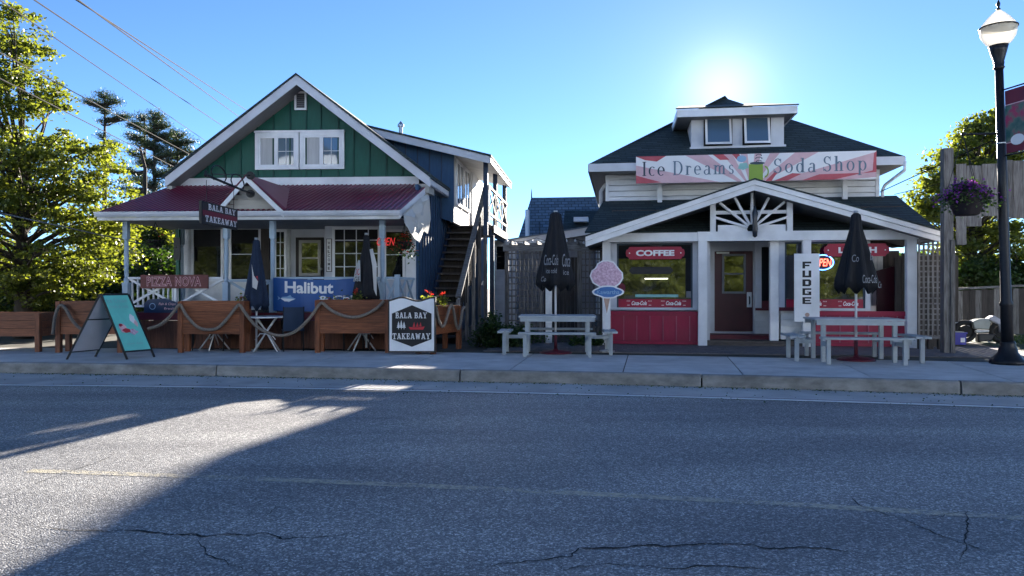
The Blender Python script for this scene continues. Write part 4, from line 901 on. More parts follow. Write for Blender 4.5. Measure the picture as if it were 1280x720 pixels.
    box('wall_post', M['white'], h, Q, Q.u(962.5, VW), Q.u(973, VW), VW-.04, VW+.12, .12, bz0)
    # recessed entrance
    VD = 1.5
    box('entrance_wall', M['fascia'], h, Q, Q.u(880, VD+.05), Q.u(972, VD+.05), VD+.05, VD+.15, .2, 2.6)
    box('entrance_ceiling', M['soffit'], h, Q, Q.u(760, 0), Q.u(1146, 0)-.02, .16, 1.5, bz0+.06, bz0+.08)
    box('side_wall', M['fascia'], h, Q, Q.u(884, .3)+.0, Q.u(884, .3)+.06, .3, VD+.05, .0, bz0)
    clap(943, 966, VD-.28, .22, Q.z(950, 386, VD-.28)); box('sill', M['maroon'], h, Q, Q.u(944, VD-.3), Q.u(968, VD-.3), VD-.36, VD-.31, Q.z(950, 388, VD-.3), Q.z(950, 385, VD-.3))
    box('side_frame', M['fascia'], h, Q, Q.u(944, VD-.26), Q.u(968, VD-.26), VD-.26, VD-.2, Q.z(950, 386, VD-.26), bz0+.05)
    sw = box('side_window', M['glassdark'], h, Q, Q.u(952, VD-.27), Q.u(961, VD-.27), VD-.275, VD-.262, Q.z(950, 385, VD-.27), Q.z(950, 309, VD-.27))
    box('lining', M['maroon'], sw, Q, Q.u(952, VD-.28), Q.u(961, VD-.28), VD-.29, VD-.278, Q.z(950, 385, VD-.28), Q.z(950, 376, VD-.28))
    a, b = Q.u(893, VD), Q.u(941, VD); z0, z1 = Q.z(917, 414, VD), Q.z(917, 314, VD)
    m = MB(); m.box(Q, a-.13, a, VD-.03, VD+.048, z0-.05, z1+.12).box(Q, b, b+.13, VD-.03, VD+.048, z0-.05, z1+.12).box(Q, a, b, VD-.03, VD+.048, z1, z1+.12)
    m.build('door_frame', M['fascia'], h)
    door = box('door', M['maroondoor'], h, Q, a, b, VD, VD+.045, z0, z1)
    ga, gb = Q.u(902.5, VD), Q.u(932, VD); g0, g1 = Q.z(917, 367, VD), Q.z(917, 317.5, VD); f = .05; m = MB()
    m.box(Q, ga, ga+f, VD-.03, VD-.002, g0, g1).box(Q, gb-f, gb, VD-.03, VD-.002, g0, g1).box(Q, ga+f, gb-f, VD-.03, VD-.002, g0, g0+f).box(Q, ga+f, gb-f, VD-.03, VD-.002, g1-f, g1).box(Q, ga+f, gb-f, VD-.028, VD-.002, (g0+g1)/2-.02, (g0+g1)/2+.02)
    m.build('door_window', M['soffit'], door); box('pane', M['glass'], door, Q, ga+f, gb-f, VD-.012, VD-.004, g0+f, g1-f)
    hz = Q.z(917, 384, VD); box('handle_plate', M['whitemetal'], door, Q, Q.u(933.5, VD), Q.u(939.5, VD), VD-.014, VD-.002, hz, hz+.37)
    MB().tube([Q.P(Q.u(936.5, VD), VD-.02, hz+.08), Q.P(Q.u(936.5, VD), VD-.07, hz+.11), Q.P(Q.u(936.5, VD), VD-.07, hz+.23), Q.P(Q.u(936.5, VD), VD-.02, hz+.26)], .014, 6).build('handle', M['black'], door, smooth=True)
    box('closer', M['metal'], door, Q, a+.05, a+.35, VD-.05, VD-.002, z1-.06, z1-.02)
    # steps
    box('upper_step', M['maroon'], h, Q, Q.u(884, .9), Q.u(968, .9), .9, VD+.04, .02, .2)
    box('lower_step', M['stepwood'], h, Q, Q.u(884, .15)+.02, Q.u(968, .15), .3, .895, .02, .10)
    for k in range(2): box('sill_board', M['stepwood'], h, Q, Q.u(884, 0)+.01, Q.u(1003, 0), .02, .15, .012+k*.06, .065+k*.06)
    # right open end: planks, dark maroon screen
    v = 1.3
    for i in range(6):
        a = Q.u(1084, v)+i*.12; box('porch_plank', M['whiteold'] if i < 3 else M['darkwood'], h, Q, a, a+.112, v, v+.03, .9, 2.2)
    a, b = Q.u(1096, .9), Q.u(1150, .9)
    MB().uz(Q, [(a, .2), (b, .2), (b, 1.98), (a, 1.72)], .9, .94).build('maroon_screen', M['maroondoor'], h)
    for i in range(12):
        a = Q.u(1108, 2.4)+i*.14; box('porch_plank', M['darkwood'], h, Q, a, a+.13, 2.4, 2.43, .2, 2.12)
    # banner struts
    for px in (825, 1058):
        a = Q.u(px, VUW-.3); box('banner_strut', M['white'], h, Q, a-.06, a+.06, VUW-.2, VUW-.12, 3.3, 4.15)
    # left side flue pipe
    MB().tube([Q.P(u0-.15, 3.4, 3.3), Q.P(u0-.15, 3.4, 4.0), Q.P(u0-.02, 3.4, 4.2)], .05, 8).build('flue', M['white'], h, smooth=True)
    # ================= shop signs (separate things)
    VBn = 1.86; b0, b1 = Q.u(795, VBn), Q.u(1095.5, VBn); z0, z1 = Q.z(945, 226.5, VBn), Q.z(945, 192, VBn)
    bn = T('shop_banner', 'long faded red and white sunburst banner reading Ice Dreams Soda Shop', 'banner', Q.P((b0+b1)/2, VBn, z0))
    MB().box(Q, b0, b1, VBn, VBn+.02, z0, z1).build('vinyl', M['banner'], bn)
    P_ = plane(Q, VBn-.004); hx, hy = (942-795)/300, -.25
    def clip(poly):
        # clip polygon to the unit rectangle
        for ax, lim, sgn in ((0, 0, 1), (0, 1, -1), (1, 0, 1), (1, 1, -1)):
            out = []
            for i in range(len(poly)):
                p, q = poly[i-1], poly[i]; ip = sgn*(p[ax]-lim) >= 0; iq = sgn*(q[ax]-lim) >= 0
                if ip != iq: t_ = (lim-p[ax])/(q[ax]-p[ax]); out.append((p[0]+t_*(q[0]-p[0]), p[1]+t_*(q[1]-p[1])))
                if iq: out.append(q)
            poly = out
            if not poly: return None
        return poly
    asp = 300/34.
    for i, an in enumerate((4, 27, 50, 73, 96, 119, 142, 168, 190, -10)):
        a, b = R(an), R(an+11); far = 20
        for (lo, hi, mt, nm) in ((0, 1, 'bannerpink', 'faded_ray'),):
            q = clip([(hx, hy), (hx+math.cos(a)*far/asp, hy+math.sin(a)*far), (hx+math.cos(b)*far/asp, hy+math.sin(b)*far)])
            if q: put(nm, [q], M['bannerpink'], bn, P_, (b0, b1, z0, z1), (0, 1, 0, 1))
    for poly in ([(0, 1), (.13, 1), (.09, .80), (.04, .86)], [(0, .0), (.05, 0), (.11, .03), (0, .30)], [(.33, 1), (.375, 1), (.40, .80), (.36, .80)], [(.41, 1), (.44, 1), (.455, .82), (.43, .80)],
                 [(.55, .0), (.575, .0), (.60, .3), (.588, .32)], [(.585, 0), (.64, 0), (.70, .24), (.66, .26)], [(.70, 0), (.83, 0), (.95, .22), (.77, .2)], [(.94, .2), (1, .24), (1, .98), (.99, .9), (.985, .3)]):
        put('red_ray', [poly], M['bannerred'], bn, lambda a, b: Q.P(a, VBn-.007, b), (b0, b1, z0, z1), (0, 1, 0, 1))
    P2 = lambda a, b: Q.P(a, VBn-.011, b); zz_ = lambda py: Q.z(945, py, VBn)
    hg = z1-z0
    put('lettering', glyphs(SERIF, 'Ice', .12), M['darkink'], bn, P2, (Q.u(803, VBn), Q.u(831, VBn), z0+hg*.27, z0+hg*.80))
    put('lettering', glyphs(SERIF, 'Dreams', .16), M['fadedink'], bn, P2, (Q.u(841, VBn), Q.u(917, VBn), z0+hg*.27, z0+hg*.80))
    put('lettering', glyphs(SERIF, 'Soda', .16), M['fadedink'], bn, P2, (Q.u(967, VBn), Q.u(1020, VBn), z0+hg*.27, z0+hg*.80))
    put('lettering', glyphs(SERIF, 'Shop', .16), M['fadedink'], bn, P2, (Q.u(1029, VBn), Q.u(1083, VBn), z0+hg*.14, z0+hg*.84))
    put('mug', rc(0, 0, 1, .92)+ring(1.12, .5, .3, .32, .09, .09, -90, 90), M['lime'], bn, P2, (Q.u(936, VBn), Q.u(961, VBn), z0, z0+hg*.62))
    put('mug_rim', [disc(.5, .5, .5, .5)], M['darkink'], bn, lambda a, b: Q.P(a, VBn-.013, b), (Q.u(937, VBn), Q.u(956, VBn), z0+hg*.60, z0+hg*.70))
    put('straw', ring(.5, .2, .3, .1, .1, .05, 0, 200)+ring(.5, .45, .35, .12, .1, .05, -30, 200)+ring(.5, .7, .3, .12, .1, .05, -30, 200), M['darkink'], bn, P2, (Q.u(944, VBn), Q.u(953, VBn), z0+hg*.70, z0+hg*.98))
    put('bow', [disc(0, .5, 1, .5)], M['skyprint'], bn, P2, (Q.u(921, VBn), Q.u(933, VBn), z0+hg*.70, z0+hg*.95))
    put('bow', [[(0, .2), (.5, 0), (1, .3), (.8, 1), (.2, .9)]], M['aqua'], bn, P2, (Q.u(922, VBn), Q.u(936, VBn), z0+hg*.42, z0+hg*.68))
    # COFFEE and LUNCH boards
    def board(name, label, xa, xb, ya, yb, word, wr, v):
        a, b = Q.u(xa, v), Q.u(xb, v); z0, z1 = Q.z((xa+xb)/2, yb, v), Q.z((xa+xb)/2, ya, v); hh = z1-z0
        t = T(name, label, 'sign', Q.P((a+b)/2, v, z0)); k = .09
        pts = [(a+k, z0), (b-k, z0), (b-k*.6, z0+hh*.2), (b-.02, z0+hh*.22), (b, z0+hh*.5), (b-.02, z0+hh*.78), (b-k*.6, z0+hh*.8), (b-k, z1), (a+k, z1), (a+k*.6, z0+hh*.8), (a+.02, z0+hh*.78), (a, z0+hh*.5), (a+.02, z0+hh*.22), (a+k*.6, z0+hh*.2)]
        MB().uz(Q, pts, v, v+.03).build('board', M['redsign'], t)
        MB().uz(Q, [(u, z) for u, z in disc((a+b)/2+.02, z1+.003, .14, .075, 10, 0, 180)], v+.005, v+.025).build('crest', M['black'], t)
        put('lettering', fontpolys(word, 0, .045), M['whiteink'], t, plane(Q, v-.006), (Q.u(wr[0], v), Q.u(wr[1], v), z0+hh*.26, z0+hh*.74), thick=Q.P(0, .005, 0)-Q.P(0, 0, 0))
        for uu in (a+.09, b-.09): put('rivet', [disc(0, 0, 1, 1, 8)], M['whiteink'], t, plane(Q, v-.004), (uu-.015, uu+.015, z0+hh*.5-.015, z0+hh*.5+.015))
        return t
    board('hanging_sign', 'red board reading COFFEE hung over the left shop window', 782, 856, 308.5, 324, 'COFFEE', (795, 843), VW-.14)
    board('hanging_sign', 'red board reading LUNCH half hidden behind a closed black umbrella', 1030, 1112, 304.5, 320.5, 'LUNCH', (1048, 1096), VW-.14)
    # black ad board mirrored in left window
    # neon open
    v = VW-.05; n_ = T('neon_sign', 'glowing blue and red neon oval reading OPEN beside the fudge sign', 'neon sign', Q.P(Q.u(1030, v), v, 1.8))
    a, b, z0, z1 = Q.u(1014, v), Q.u(1043, v), Q.z(1030, 339, v), Q.z(1030, 317, v)
    MB().uz(Q, disc((a+b)/2, (z0+z1)/2, (b-a)/2, (z1-z0)/2), v+.02, v+.04).build('backing', M['black'], n_)
    c = Q.P; MB().tube([Q.P((a+b)/2+(b-a)*.46*math.cos(t_), v, (z0+z1)/2+(z1-z0)*.42*math.sin(t_)) for t_ in np.linspace(0, 2*math.pi, 33)], .012, 6).build('blue_tube', glow('neon_blue', (.10, .30, 1.0), 1.6), n_)
    put('lettering', fontpolys('OPEN', .2, .01), glow('neon_red', (1.0, .10, .06), 1.3), n_, plane(Q, v-.004), (a+.06, b-.06, z0+.11, z1-.11))
    # FUDGE sign
    v = -.14; a, b, z0, z1 = Q.u(993, v), Q.u(1024.5, v), Q.z(1009, 402, v), Q.z(1009, 317, v)
    fs = T('fudge_sign', 'tall white board on a porch post with black vertical letters reading FUDGE', 'sign', Q.P((a+b)/2, v, z0))
    box('board', M['white'], fs, Q, a, b, v, v+.04, z0, z1)
    G = {'F': rc(0, 0, .3, 1)+rc(.3, .72, 1, 1)+rc(.3, .32, .8, .55), 'U': rc(0, .0, .3, 1)+rc(.7, 0, 1, 1)+rc(.3, 0, .7, .26), 'D': rc(0, 0, .34, 1)+[[(.34, .74), (.75, .74), (1, .8), (.8, 1), (.34, 1)]]+[[(.34, 0), (.8, 0), (1, .2), (.75, .26), (.34, .26)]]+rc(.68, .2, 1, .8),
         'G': rc(0, 0, .3, 1)+rc(.3, .76, 1, 1)+rc(.3, 0, 1, .24)+rc(.7, .24, 1, .52)+rc(.5, .4, .7, .52), 'E': rc(0, 0, .3, 1)+rc(.3, .78, 1, 1)+rc(.3, 0, 1, .22)+rc(.3, .38, .9, .6)}
    for i, ch in enumerate('FUDGE'):
        yt = 327+i*11.1; put('lettering', G[ch], M['black'], fs, plane(Q, v-.004), (Q.u(1003, v), Q.u(1014, v), Q.z(1009, yt+8.6, v), Q.z(1009, yt, v)))
    put('crest', [disc(0, 0, 1, 1, 10)], M['cone'], fs, plane(Q, v-.004), (Q.u(1006, v), Q.u(1012, v), Q.z(1009, 396, v), Q.z(1009, 391, v)))
    # dark carved ornament hanging from the truss
    o = T('hanging_ornament', 'dark glossy drop shaped ornament hanging at centre of the sunburst truss', 'ornament', Q.P(cx, -.14, bz1+.02))
    zt_, zb_ = Q.z(940, 247, -.14), Q.z(940, 297, -.14); hh = zt_-zb_
    MB().lathe(Q.P(cx+.04, -.14, zb_), [(.01, 0), (.05, .03), (.062, hh*.2), (.05, hh*.45), (.062, hh*.62), (.035, hh*.72), (.015, hh*.8)], 14).build('body', mk('dark_gloss', (.02, .025, .035), .2), o, smooth=True)
    MB().tube([Q.P(cx+.04, -.14, zb_+hh*.8), Q.P(cx+.03, -.14, zt_+.2)], .01, 6).build('hanger', M['iron'], o)
    return dict(bz0=bz0, VW=VW)
SH = soda_shop()
RB = Fr((6.42, 36.4), 0); t = T('shadow_block', 'tall unseen dark roofed block added behind the soda shop to shape the road shadow', 'building', RB.P(2.5, 1, 0))  # added out of view; its left edge cuts the shadow on the road
box('wall', M['whiteold'], t, RB, 0, 6.0, 0, 2.1, 0, 8.38); box('roof', M['shingle'], t, RB, -.02, 6.1, -.05, 2.12, 8.383, 8.45)
# ================================================================== BETWEEN THE HOUSES
def middle():
    # slate roofed house far behind
    B = Fr((0.55, 36), 8)
    t = T('distant_house', 'far house with a steep blue slate roof seen between the two buildings', 'house', B.P(2, 0, 0))
    a = lambda px, py, v=0: B.at(px, py, v)
    p = [a(648, 297), a(752, 297), (a(772, 247, 2.5)), (a(664, 247, 2.5))]
    MB().extr([B.P(p[0][0], 0, p[0][1]), B.P(p[1][0]+2, 0, p[1][1]), B.P(p[2][0]+2, 2.5, p[2][1]), B.P(p[3][0], 2.5, p[3][1])], (0, 0, -.08)).build('slate_roof', M['slateroof'], t)
    rz = p[2][1]; ez = p[0][1]
    MB().extr([B.P(p[0][0], .02, ez-.01), B.P(p[3][0], 2.5, rz-.02), B.P(p[3][0]-.25, 5, ez-.01), B.P(p[0][0]-.3, 5, ez-.01)], (.0, 0, -.05)).build('gable_slates', M['slate'], t)
    box('wall', M['whiteold'], t, B, p[0][0]+.1, p[1][0]+1.8, .3, 6, 0, ez-.02)
    box('ridge_cap', M['slate'], t, B, p[3][0], p[2][0]+2, 2.44, 2.56, rz-.03, rz+.06)
    MB().tube([B.P(p[3][0]+.02, 2.5, rz), B.P(p[3][0]+.02, 2.5, rz+.35), B.P(p[3][0]+.02, 2.5, rz+.55)], [.04, .025, .005], 6).build('finial', M['slate'], t)
    c0 = a(656.5, 292, -.3); c1 = a(660.5, 262, -.3); box('chimney', M['white'], t, B, c0[0], c1[0], -.3, .2, 2.5, c1[1])
    MB().tube([B.P(a(675, 0)[0], -.1, ez), B.P(a(675, 0)[0], -.1, ez+.75)], .02, 5).build('vent', M['iron'], t)
    # dark roofed annex with small dormer
    A_ = Fr((1.9, 29), 8); t = T('annex', 'dark shingled annex roof with a pale vent box behind the trellis', 'annex', A_.P(1, 0, 0))
    q = A_.at
    P0, P1, P2, P3 = q(703, 291, 0), q(745, 291, 0), q(748, 263, 1.6), q(706, 263, 1.6)
    MB().extr([A_.P(P0[0], 0, P0[1]), A_.P(P1[0], 0, P1[1]), A_.P(P2[0], 1.6, P2[1]), A_.P(P3[0], 1.6, P3[1])], (0, 0, -.06)).build('roof', M['shingle'], t)
    box('wall', M['soffit'], t, A_, P0[0], P1[0], .1, 2, 0, P0[1]-.05)
    v0 = q(717, 277, .2); v1 = q(735, 271, .2); box('vent_box', M['white'], t, A_, v0[0], v1[0], .2, .8, v0[1], v1[1])
    # low building with long pale fascia
    K = Fr((-.1, 25), 8); t = T('low_building', 'low pale building with a long slanting white fascia behind the trellis', 'building', K.P(1.4, 0, 0))
    f0, f1 = K.at(640, 303, 0), K.at(738, 283, 0)
    MB().uz(K, [(f0[0]-.6, f0[1]-.26), (f1[0]+.1, f1[1]-.24), (f1[0]+.1, f1[1]), (f0[0]-.6, f0[1]-.0)], 0, .04).build('fascia', M['white'], t)
    MB().uz(K, [(f0[0]-.6, f0[1]+.0), (f1[0]+.1, f1[1]), (f1[0]+.1, f1[1]+.04), (f0[0]-.6, f0[1]+.04)], -.05, 3).build('roof', M['slate'], t)
    for i in range(22):
        u = f0[0]-.5+i*.145
        if u < f1[0]: box('wall_board', M['soffit'], t, K, u+.004, u+.141, .3, .33, 0, f0[1]-.2+(f1[1]-f0[1])*max(0, (u-f0[0])/(f1[0]-f0[0])))
    # narrow white sided wall with window beneath the balcony line
    N = Fr((-.6, 24.2), 6); t = T('white_shed', 'small white clapboard shed with a dark window behind the stairs', 'shed', N.P(.5, 0, 0))
    a0, a1 = N.at(618, 300, 0)[0], N.at(646, 300, 0)[0]; z = 0.05
    while z < 2.75: MB().vz(N, [(.05, z), (-.018, z), (0, z+.145), (.05, z+.145)], a0, a1).build('clapboard', M['bluegrey'] if 0 else M['white'], t); z += .15
    box('body', M['fascia'], t, N, a0, a1, .06, .6, 0, 2.85)
    w0, w1 = N.at(621, 300, 0)[0], N.at(635, 300, 0)[0]; z0, z1 = N.z(628, 337, 0), N.z(628, 308, 0)
    wf = MB().box(N, w0-.05, w0, -.04, -.02, z0-.05, z1+.05).box(N, w1, w1+.05, -.04, -.02, z0-.05, z1+.05).box(N, w0, w1, -.04, -.02, z0-.05, z0).box(N, w0, w1, -.04, -.02, z1, z1+.05).build('window', M['white'], t)
    box('pane', M['glassdark'], wf, N, w0, w1, -.035, -.03, z0, z1)
    # trellis / pergola
    G = Fr((-.15, 19.1), 7); t = T('trellis', 'grey weathered wooden lattice trellis with an overhead beam between the houses', 'trellis', G.P(1.2, 0, 0))
    b0, b1 = G.u(629, 0), G.u(757, 0); bz = G.z(660, 314, 0), G.z(660, 306, 0)
    box('beam', M['greywoodh'], t, G, b0, b1, -.05, .05, *bz); box('rear_beam', M['greywoodh'], t, G, b0, b1, 1.2, 1.28, bz[0]+.1, bz[1]+.12)
    for px in (633, 676, 724, 752):
        u = G.u(px, 0); box('post', M['greywood'], t, G, u-.05, u+.05, .055, .15, .01, bz[1]-.01)
    for px in (640, 656, 672, 690, 706, 722, 738, 750):
        u = G.u(px, 0); box('rafter', M['greywoodh'], t, G, u-.02, u+.02, -.2, 1.4, bz[1]+.003, bz[1]+.09)
    def lattice(xa, xb, z0=.15, sp=.105):
        a, b = G.u(xa, 0), G.u(xb, 0); m = MB(); u = a
        while u < b: m.box(G, u, u+.034, 0, .012, z0, bz[0]); u += sp
        z = z0
        while z < bz[0]: m.box(G, a, b, .013, .025, z, z+.034); z += sp*1.5
        m.build('lattice', M['greywood'], t, kind='stuff')
    lattice(634, 674); lattice(726, 754)
    for i in range(9):
        a = G.u(680, .3)+i*.1; box('gate_board', M['darkwood'], t, G, a, a+.093, .3, .33, .05, bz[0]-.15)
    zc = .95+.3; cu = G.u(708, .2); MB().uz(G, [(cu-.2, zc-.12), (cu+.05, zc-.26), (cu+.22, zc+.1), (cu-.02, zc+.26)], .26, .29).build('gate_brace', M['darkwood'], t)
    wp = T('white_post', 'short white painted post standing behind the left picnic table', 'post', G.P(G.u(686, -1), -1.2, 0))
    m = MB(); u = G.u(686, -1.2); z1 = G.z(686, 358, -1.2); m.box(G, u-.075, u+.075, -1.25, -1.13, 0, z1); m.build('shaft', M['whiteold'], wp); box('cap', M['whiteold'], wp, G, u-.09, u+.09, -1.265, -1.115, z1+.002, z1+.03)
    # festoon lights
    ft = T('string_lights', 'string of small white bulbs hung along the trellis beam', 'string lights', G.P(0, -.06, 2.5))
    pts = []
    for i in range(25):
        k = i/24; u = b0+(b1-b0)*k; z = bz[1]+.17-.10*abs(math.sin(k*math.pi*3)); pts.append(G.P(u, -.12, z))
    MB().tube(pts, .008, 5).build('cable', M['black'], ft)
    for i in range(1, 24, 2):
        MB().lathe(pts[i]-Vector((0, 0, .075)), [(.008, 0), (.028, .015), (.03, .035), (.012, .06), (.01, .075)], 8).build('bulb', M['white'], ft, smooth=True)
middle()
# ================================================================== SIGNS AND THINGS AT THE GREEN HOUSE
def left_things():
    zee = LH['zee']
    # wrought iron bracket with the hanging takeaway board, pointing to the street
    us_ = L.u(309, -.5)-.0; V = -.6
    pB = L.P(L.u(312, -.6), -.6, L.z(312, 241, -.6))       # wall end of the bar
    Xs = pB.x
    def S2(t, z): return Vector((Xs+.0+t*.03, pB.y-.1-t, z))   # t metres towards the street
    zb = pB.z
    t = T('bracket_sign', 'black board reading Bala Bay Takeaway hung from a scrolled iron bracket', 'hanging sign', pB)
    m = MB(); m.tube([pB, S2(.3, zb+.0), S2(2.25, zb+.01)], .024, 8); m.build('bracket_bar', M['iron'], t, smooth=True)
    MB().lathe(S2(2.28, zb-.03), [(.01, 0), (.035, .02), (.035, .05), (.015, .07), (.03, .10), (.005, .12)], 10).build('bar_end', M['iron'], t, smooth=True)
    for z_ in (zb-.02, zb+.36):
        MB().extr([Vector((pB.x+.02+.085*math.cos(a), pB.y+.02, z_+.085*math.sin(a))) for a in np.linspace(0, 2*math.pi, 17)[:-1]], (0, -.05, 0)).build('mounting_plate', M['iron'], t)
    MB().tube([Vector((pB.x+.02, pB.y, zb+.36)), S2(.4, zb+.30), S2(2.2, zb+.04)], .008, 5).build('stay', M['iron'], t)
    for k in (0, 1):     # two open loops standing on the bar
        c = .62+k*1.02; pts = []
        for i in range(21):
            a = math.pi*(i/20); pts.append(S2(c+.52*math.cos(a)*(.55+.45*math.sin(a)) if 0 else c+.38*math.cos(a), zb+.10+.17*math.sin(a)+.0))
        pts = [S2(c+.25, zb-.02)]+pts+[S2(c-.25, zb-.02)]
        MB().tube(pts, .013, 6).build('scroll', M['iron'], t, smooth=True)
    # board
    y1, y0 = 15.0, 13.45
    xs = lambda Y: (( (297-640)/924*15.0)*(Y-y0)+((252-640)/924*13.45)*(y1-Y))/(y1-y0)
    zt = H+(360-262)/924*15.0; zbo = zt-.415
    a, b = Vector((xs(y0), y0, 0)), Vector((xs(y1), y1, 0)); d = (b-a); nrm = Vector((d.y, -d.x, 0)).normalized()
    if nrm.x < 0: nrm = -nrm
    m = MB(); m.extr([a+Vector((0, 0, zbo)), b+Vector((0, 0, zbo)), b+Vector((0, 0, zt)), a+Vector((0, 0, zt))], -nrm*.05); brd = m.build('board', M['black'], t)
    Pb = lambda s, z: a+d*s+nrm*.006+Vector((0, 0, z))
    put('band', rc(0, 0, 1, 1), M['maroonink'], t, Pb, (.02, .98, zbo+.15, zbo+.255))
    for (w_, r_) in (('BALA BAY', (.16, .92, zbo+.275, zbo+.385)), ('TAKEAWAY', (.08, .96, zbo+.05, zbo+.165))):
        put('lettering', glyphs(SLAB, w_, .07), M['whiteink'], t, lambda s, z: Pb(s, z)+nrm*.004, r_)
    for s in (.12, .88):
        p = a+d*s; MB().tube([p+Vector((0, 0, zt)), Vector((p.x, p.y, zb))], .006, 5).build('chain', M['iron'], t)
    # PIZZA NOVA board on the rail
    v = -.09; a0, a1, z0, z1 = L.u(175.5, v), L.u(260, v), L.z(217, 360.5, v), L.z(217, 343.5, v)
    t = T('pizza_sign', 'weathered red brown board reading PIZZA NOVA on the porch rail', 'sign', L.P((a0+a1)/2, v, z0))
    box('board', M['pizza'], t, L, a0, a1, v, v+.03, z0, z1)
    P_ = lambda a, b: L.P(a, v-.004, b); big = fontpolys('PIZZA NOVA', 0, .05, 1.15); sm = fontpolys('PIZZA NOVA', 0, .004, 1.15)
    bbx = bb(big); r_ = (a0+.14, a1-.15, z0+.045, z1-.04)
    put('lettering', big, M['pinkink'], t, P_, r_, bbx); put('letter_fill', sm, M['maroonink'], t, lambda a, b: L.P(a, v-.008, b), r_, bbx)
    # blue oval seafood board below
    v = -.13; a0, a1, z0, z1 = L.u(180, v), L.u(222, v), L.z(200, 391, v), L.z(200, 373, v)
    t = T('blue_board', 'dark blue arched board with small white lettering below the pizza sign', 'sign', L.P(a0, v, z0))
    MB().uz(L, [(a0, z0), (a1, z0), (a1, z0+.22), ((a0+a1)/2+.1, z1), (a0+.1, z1-.02), (a0, z0+.2)], v, v+.02).build('board', M['darkblue'], t)
    put('emblem', ring(0, 0, 1, 1, .2, .2), M['skyprint'], t, plane(L, v-.004), (a0+.12, a0+.26, z0+.07, z0+.21))
    put('lettering', fontpolys('Fish & Chips', .2, .01), M['pinkink'], t, plane(L, v-.004), (a0+.33, a1-.04, z0+.15, z0+.22)); put('lettering', fontpolys('fresh', 0, .01), M['pinkink'], t, plane(L, v-.004), (a0+.45, a1-.06, z0+.07, z0+.12))
    # Halibut banner, slightly sagging cloth
    v = -.10; a0, a1, z0, z1 = L.u(342, v), L.u(458, v), L.z(400, 388.5, v), L.z(400, 347, v)
    t = T('fish_banner', 'blue vinyl banner reading Halibut & Chips tied along the porch rail', 'banner', L.P((a0+a1)/2, v, z0))
    n = 24; m = MB(); sag = lambda s: -.045*math.sin(math.pi*s); wv = lambda s: v-.02-.02*math.sin(s*17)
    Pn = lambda s, r, o=0: L.P(a0+(a1-a0)*s, wv(s)-o, z0+(z1-z0)*r+sag(s)*(.4+.6*r))
    for i in range(n):
        for j in range(4): m.poly([Pn(i/n, j/4), Pn((i+1)/n, j/4), Pn((i+1)/n, (j+1)/4), Pn(i/n, (j+1)/4)])
    m.build('vinyl', M['bluesign'], t, smooth=True)
    asx = lambda px: (L.u(px, v)-a0)/(a1-a0)
    put('lettering', fontpolys('Halibut', 0, .03), M['whiteink'], t, lambda s, r: Pn(s, r, .012), (asx(357), asx(417), .56, .92))
    put('lettering', fontpolys('& Chips', 0, .03), M['whiteink'], t, lambda s, r: Pn(s, r, .012), (asx(399), asx(459), .24, .50))
    fish = [[(0, .5), (.12, .15), (.5, 0), (.85, .2), (1, .5), (.8, .78), (.45, .9), (.12, .8)], [(0, .5), (-.22, .1), (-.14, .5), (-.22, .95)], [(.4, .85), (.65, 1.25), (.75, .8)], [(.4, .05), (.55, -.3), (.65, .08)]]
    put('fish', fish, M['fadedink'] if 0 else M['skyprint'], t, lambda s, r: Pn(s, r, .012), (asx(348), asx(370), .27, .50))
    put('fish_belly', [[(.05, .45), (.3, .1), (.6, .1), (.9, .42)]], M['whiteink'], t, lambda s, r: Pn(s, r, .016), (asx(352), asx(369), .30, .39))
    # WELCOME plaque
    v = LH['VB']-.05; a0, a1, z0, z1 = L.u(408.5, v), L.u(414, v), L.z(411, 339, v), L.z(411, 299, v)
    t = T('welcome_sign', 'narrow vertical white WELCOME board beside the porch door', 'sign', L.P(a0, v, z0))
    box('frame', M['black'], t, L, a0-.015, a1+.015, v+.004, v+.02, z0-.015, z1+.015); box('board', M['whiteold'], t, L, a0, a1, v, v+.003, z0, z1)
    for i, ch in enumerate('WELCOME'):
        zz = z1-.04-(i+1)*(z1-z0-.06)/7; put('lettering', fontpolys(ch, 0, .02), M['black'], t, plane(L, v-.004), (a0+.025, a1-.025, zz+.015, zz+.015+(z1-z0)/7*.62))
    # neon OPEN
    v = LH['VB']-.16; a0, a1, z0, z1 = L.u(471, v), L.u(494, v), L.z(480, 307, v), L.z(480, 297, v)
    t = T('neon_sign', 'small red neon script reading OPEN in the porch window', 'neon sign', L.P(a0, v, z0))
    put('lettering', fontpolys('OPEN', .3, 0), glow('neon_red_small', (0.7, .04, .04), 0.16), t, plane(L, v), (a0, a1, z0, z1))
    # sheet of white tarp at the right end of the porch
    t = T('white_tarp', 'sunlit white tarp hanging crumpled off the right end of the porch roof', 'tarp', L.P(LH['pr'], 0, 2.9))
    u = LH['pr']+.06; c = [(-.45, 2.88), (.5, 3.17), (1.3, 3.42), (2.1, 3.62), (2.22, 3.0), (1.9, 2.62), (1.5, 2.66), (1.1, 2.36), (.6, 2.42), (.2, 2.52), (-.2, 2.70)]
    cx_ = sum(p[0] for p in c)/len(c); cz = sum(p[1] for p in c)/len(c); m = MB(); N = 5
    for i in range(len(c)):
        p, q = c[i], c[(i+1) % len(c)]
        for j in range(N):
            f0, f1 = j/N, (j+1)/N; r_ = []
            for (x, f) in ((p, f0), (q, f0), (q, f1), (p, f1)):
                vv, zz = cx_+(x[0]-cx_)*f, cz+(x[1]-cz)*f; r_.append(L.P(u+.045*math.sin(vv*7.1+zz*2)+.02*math.sin(vv*17)-.02, vv, zz))
            m.poly(r_)
    m.build('sheet', M['whitecloth'], t, smooth=True)
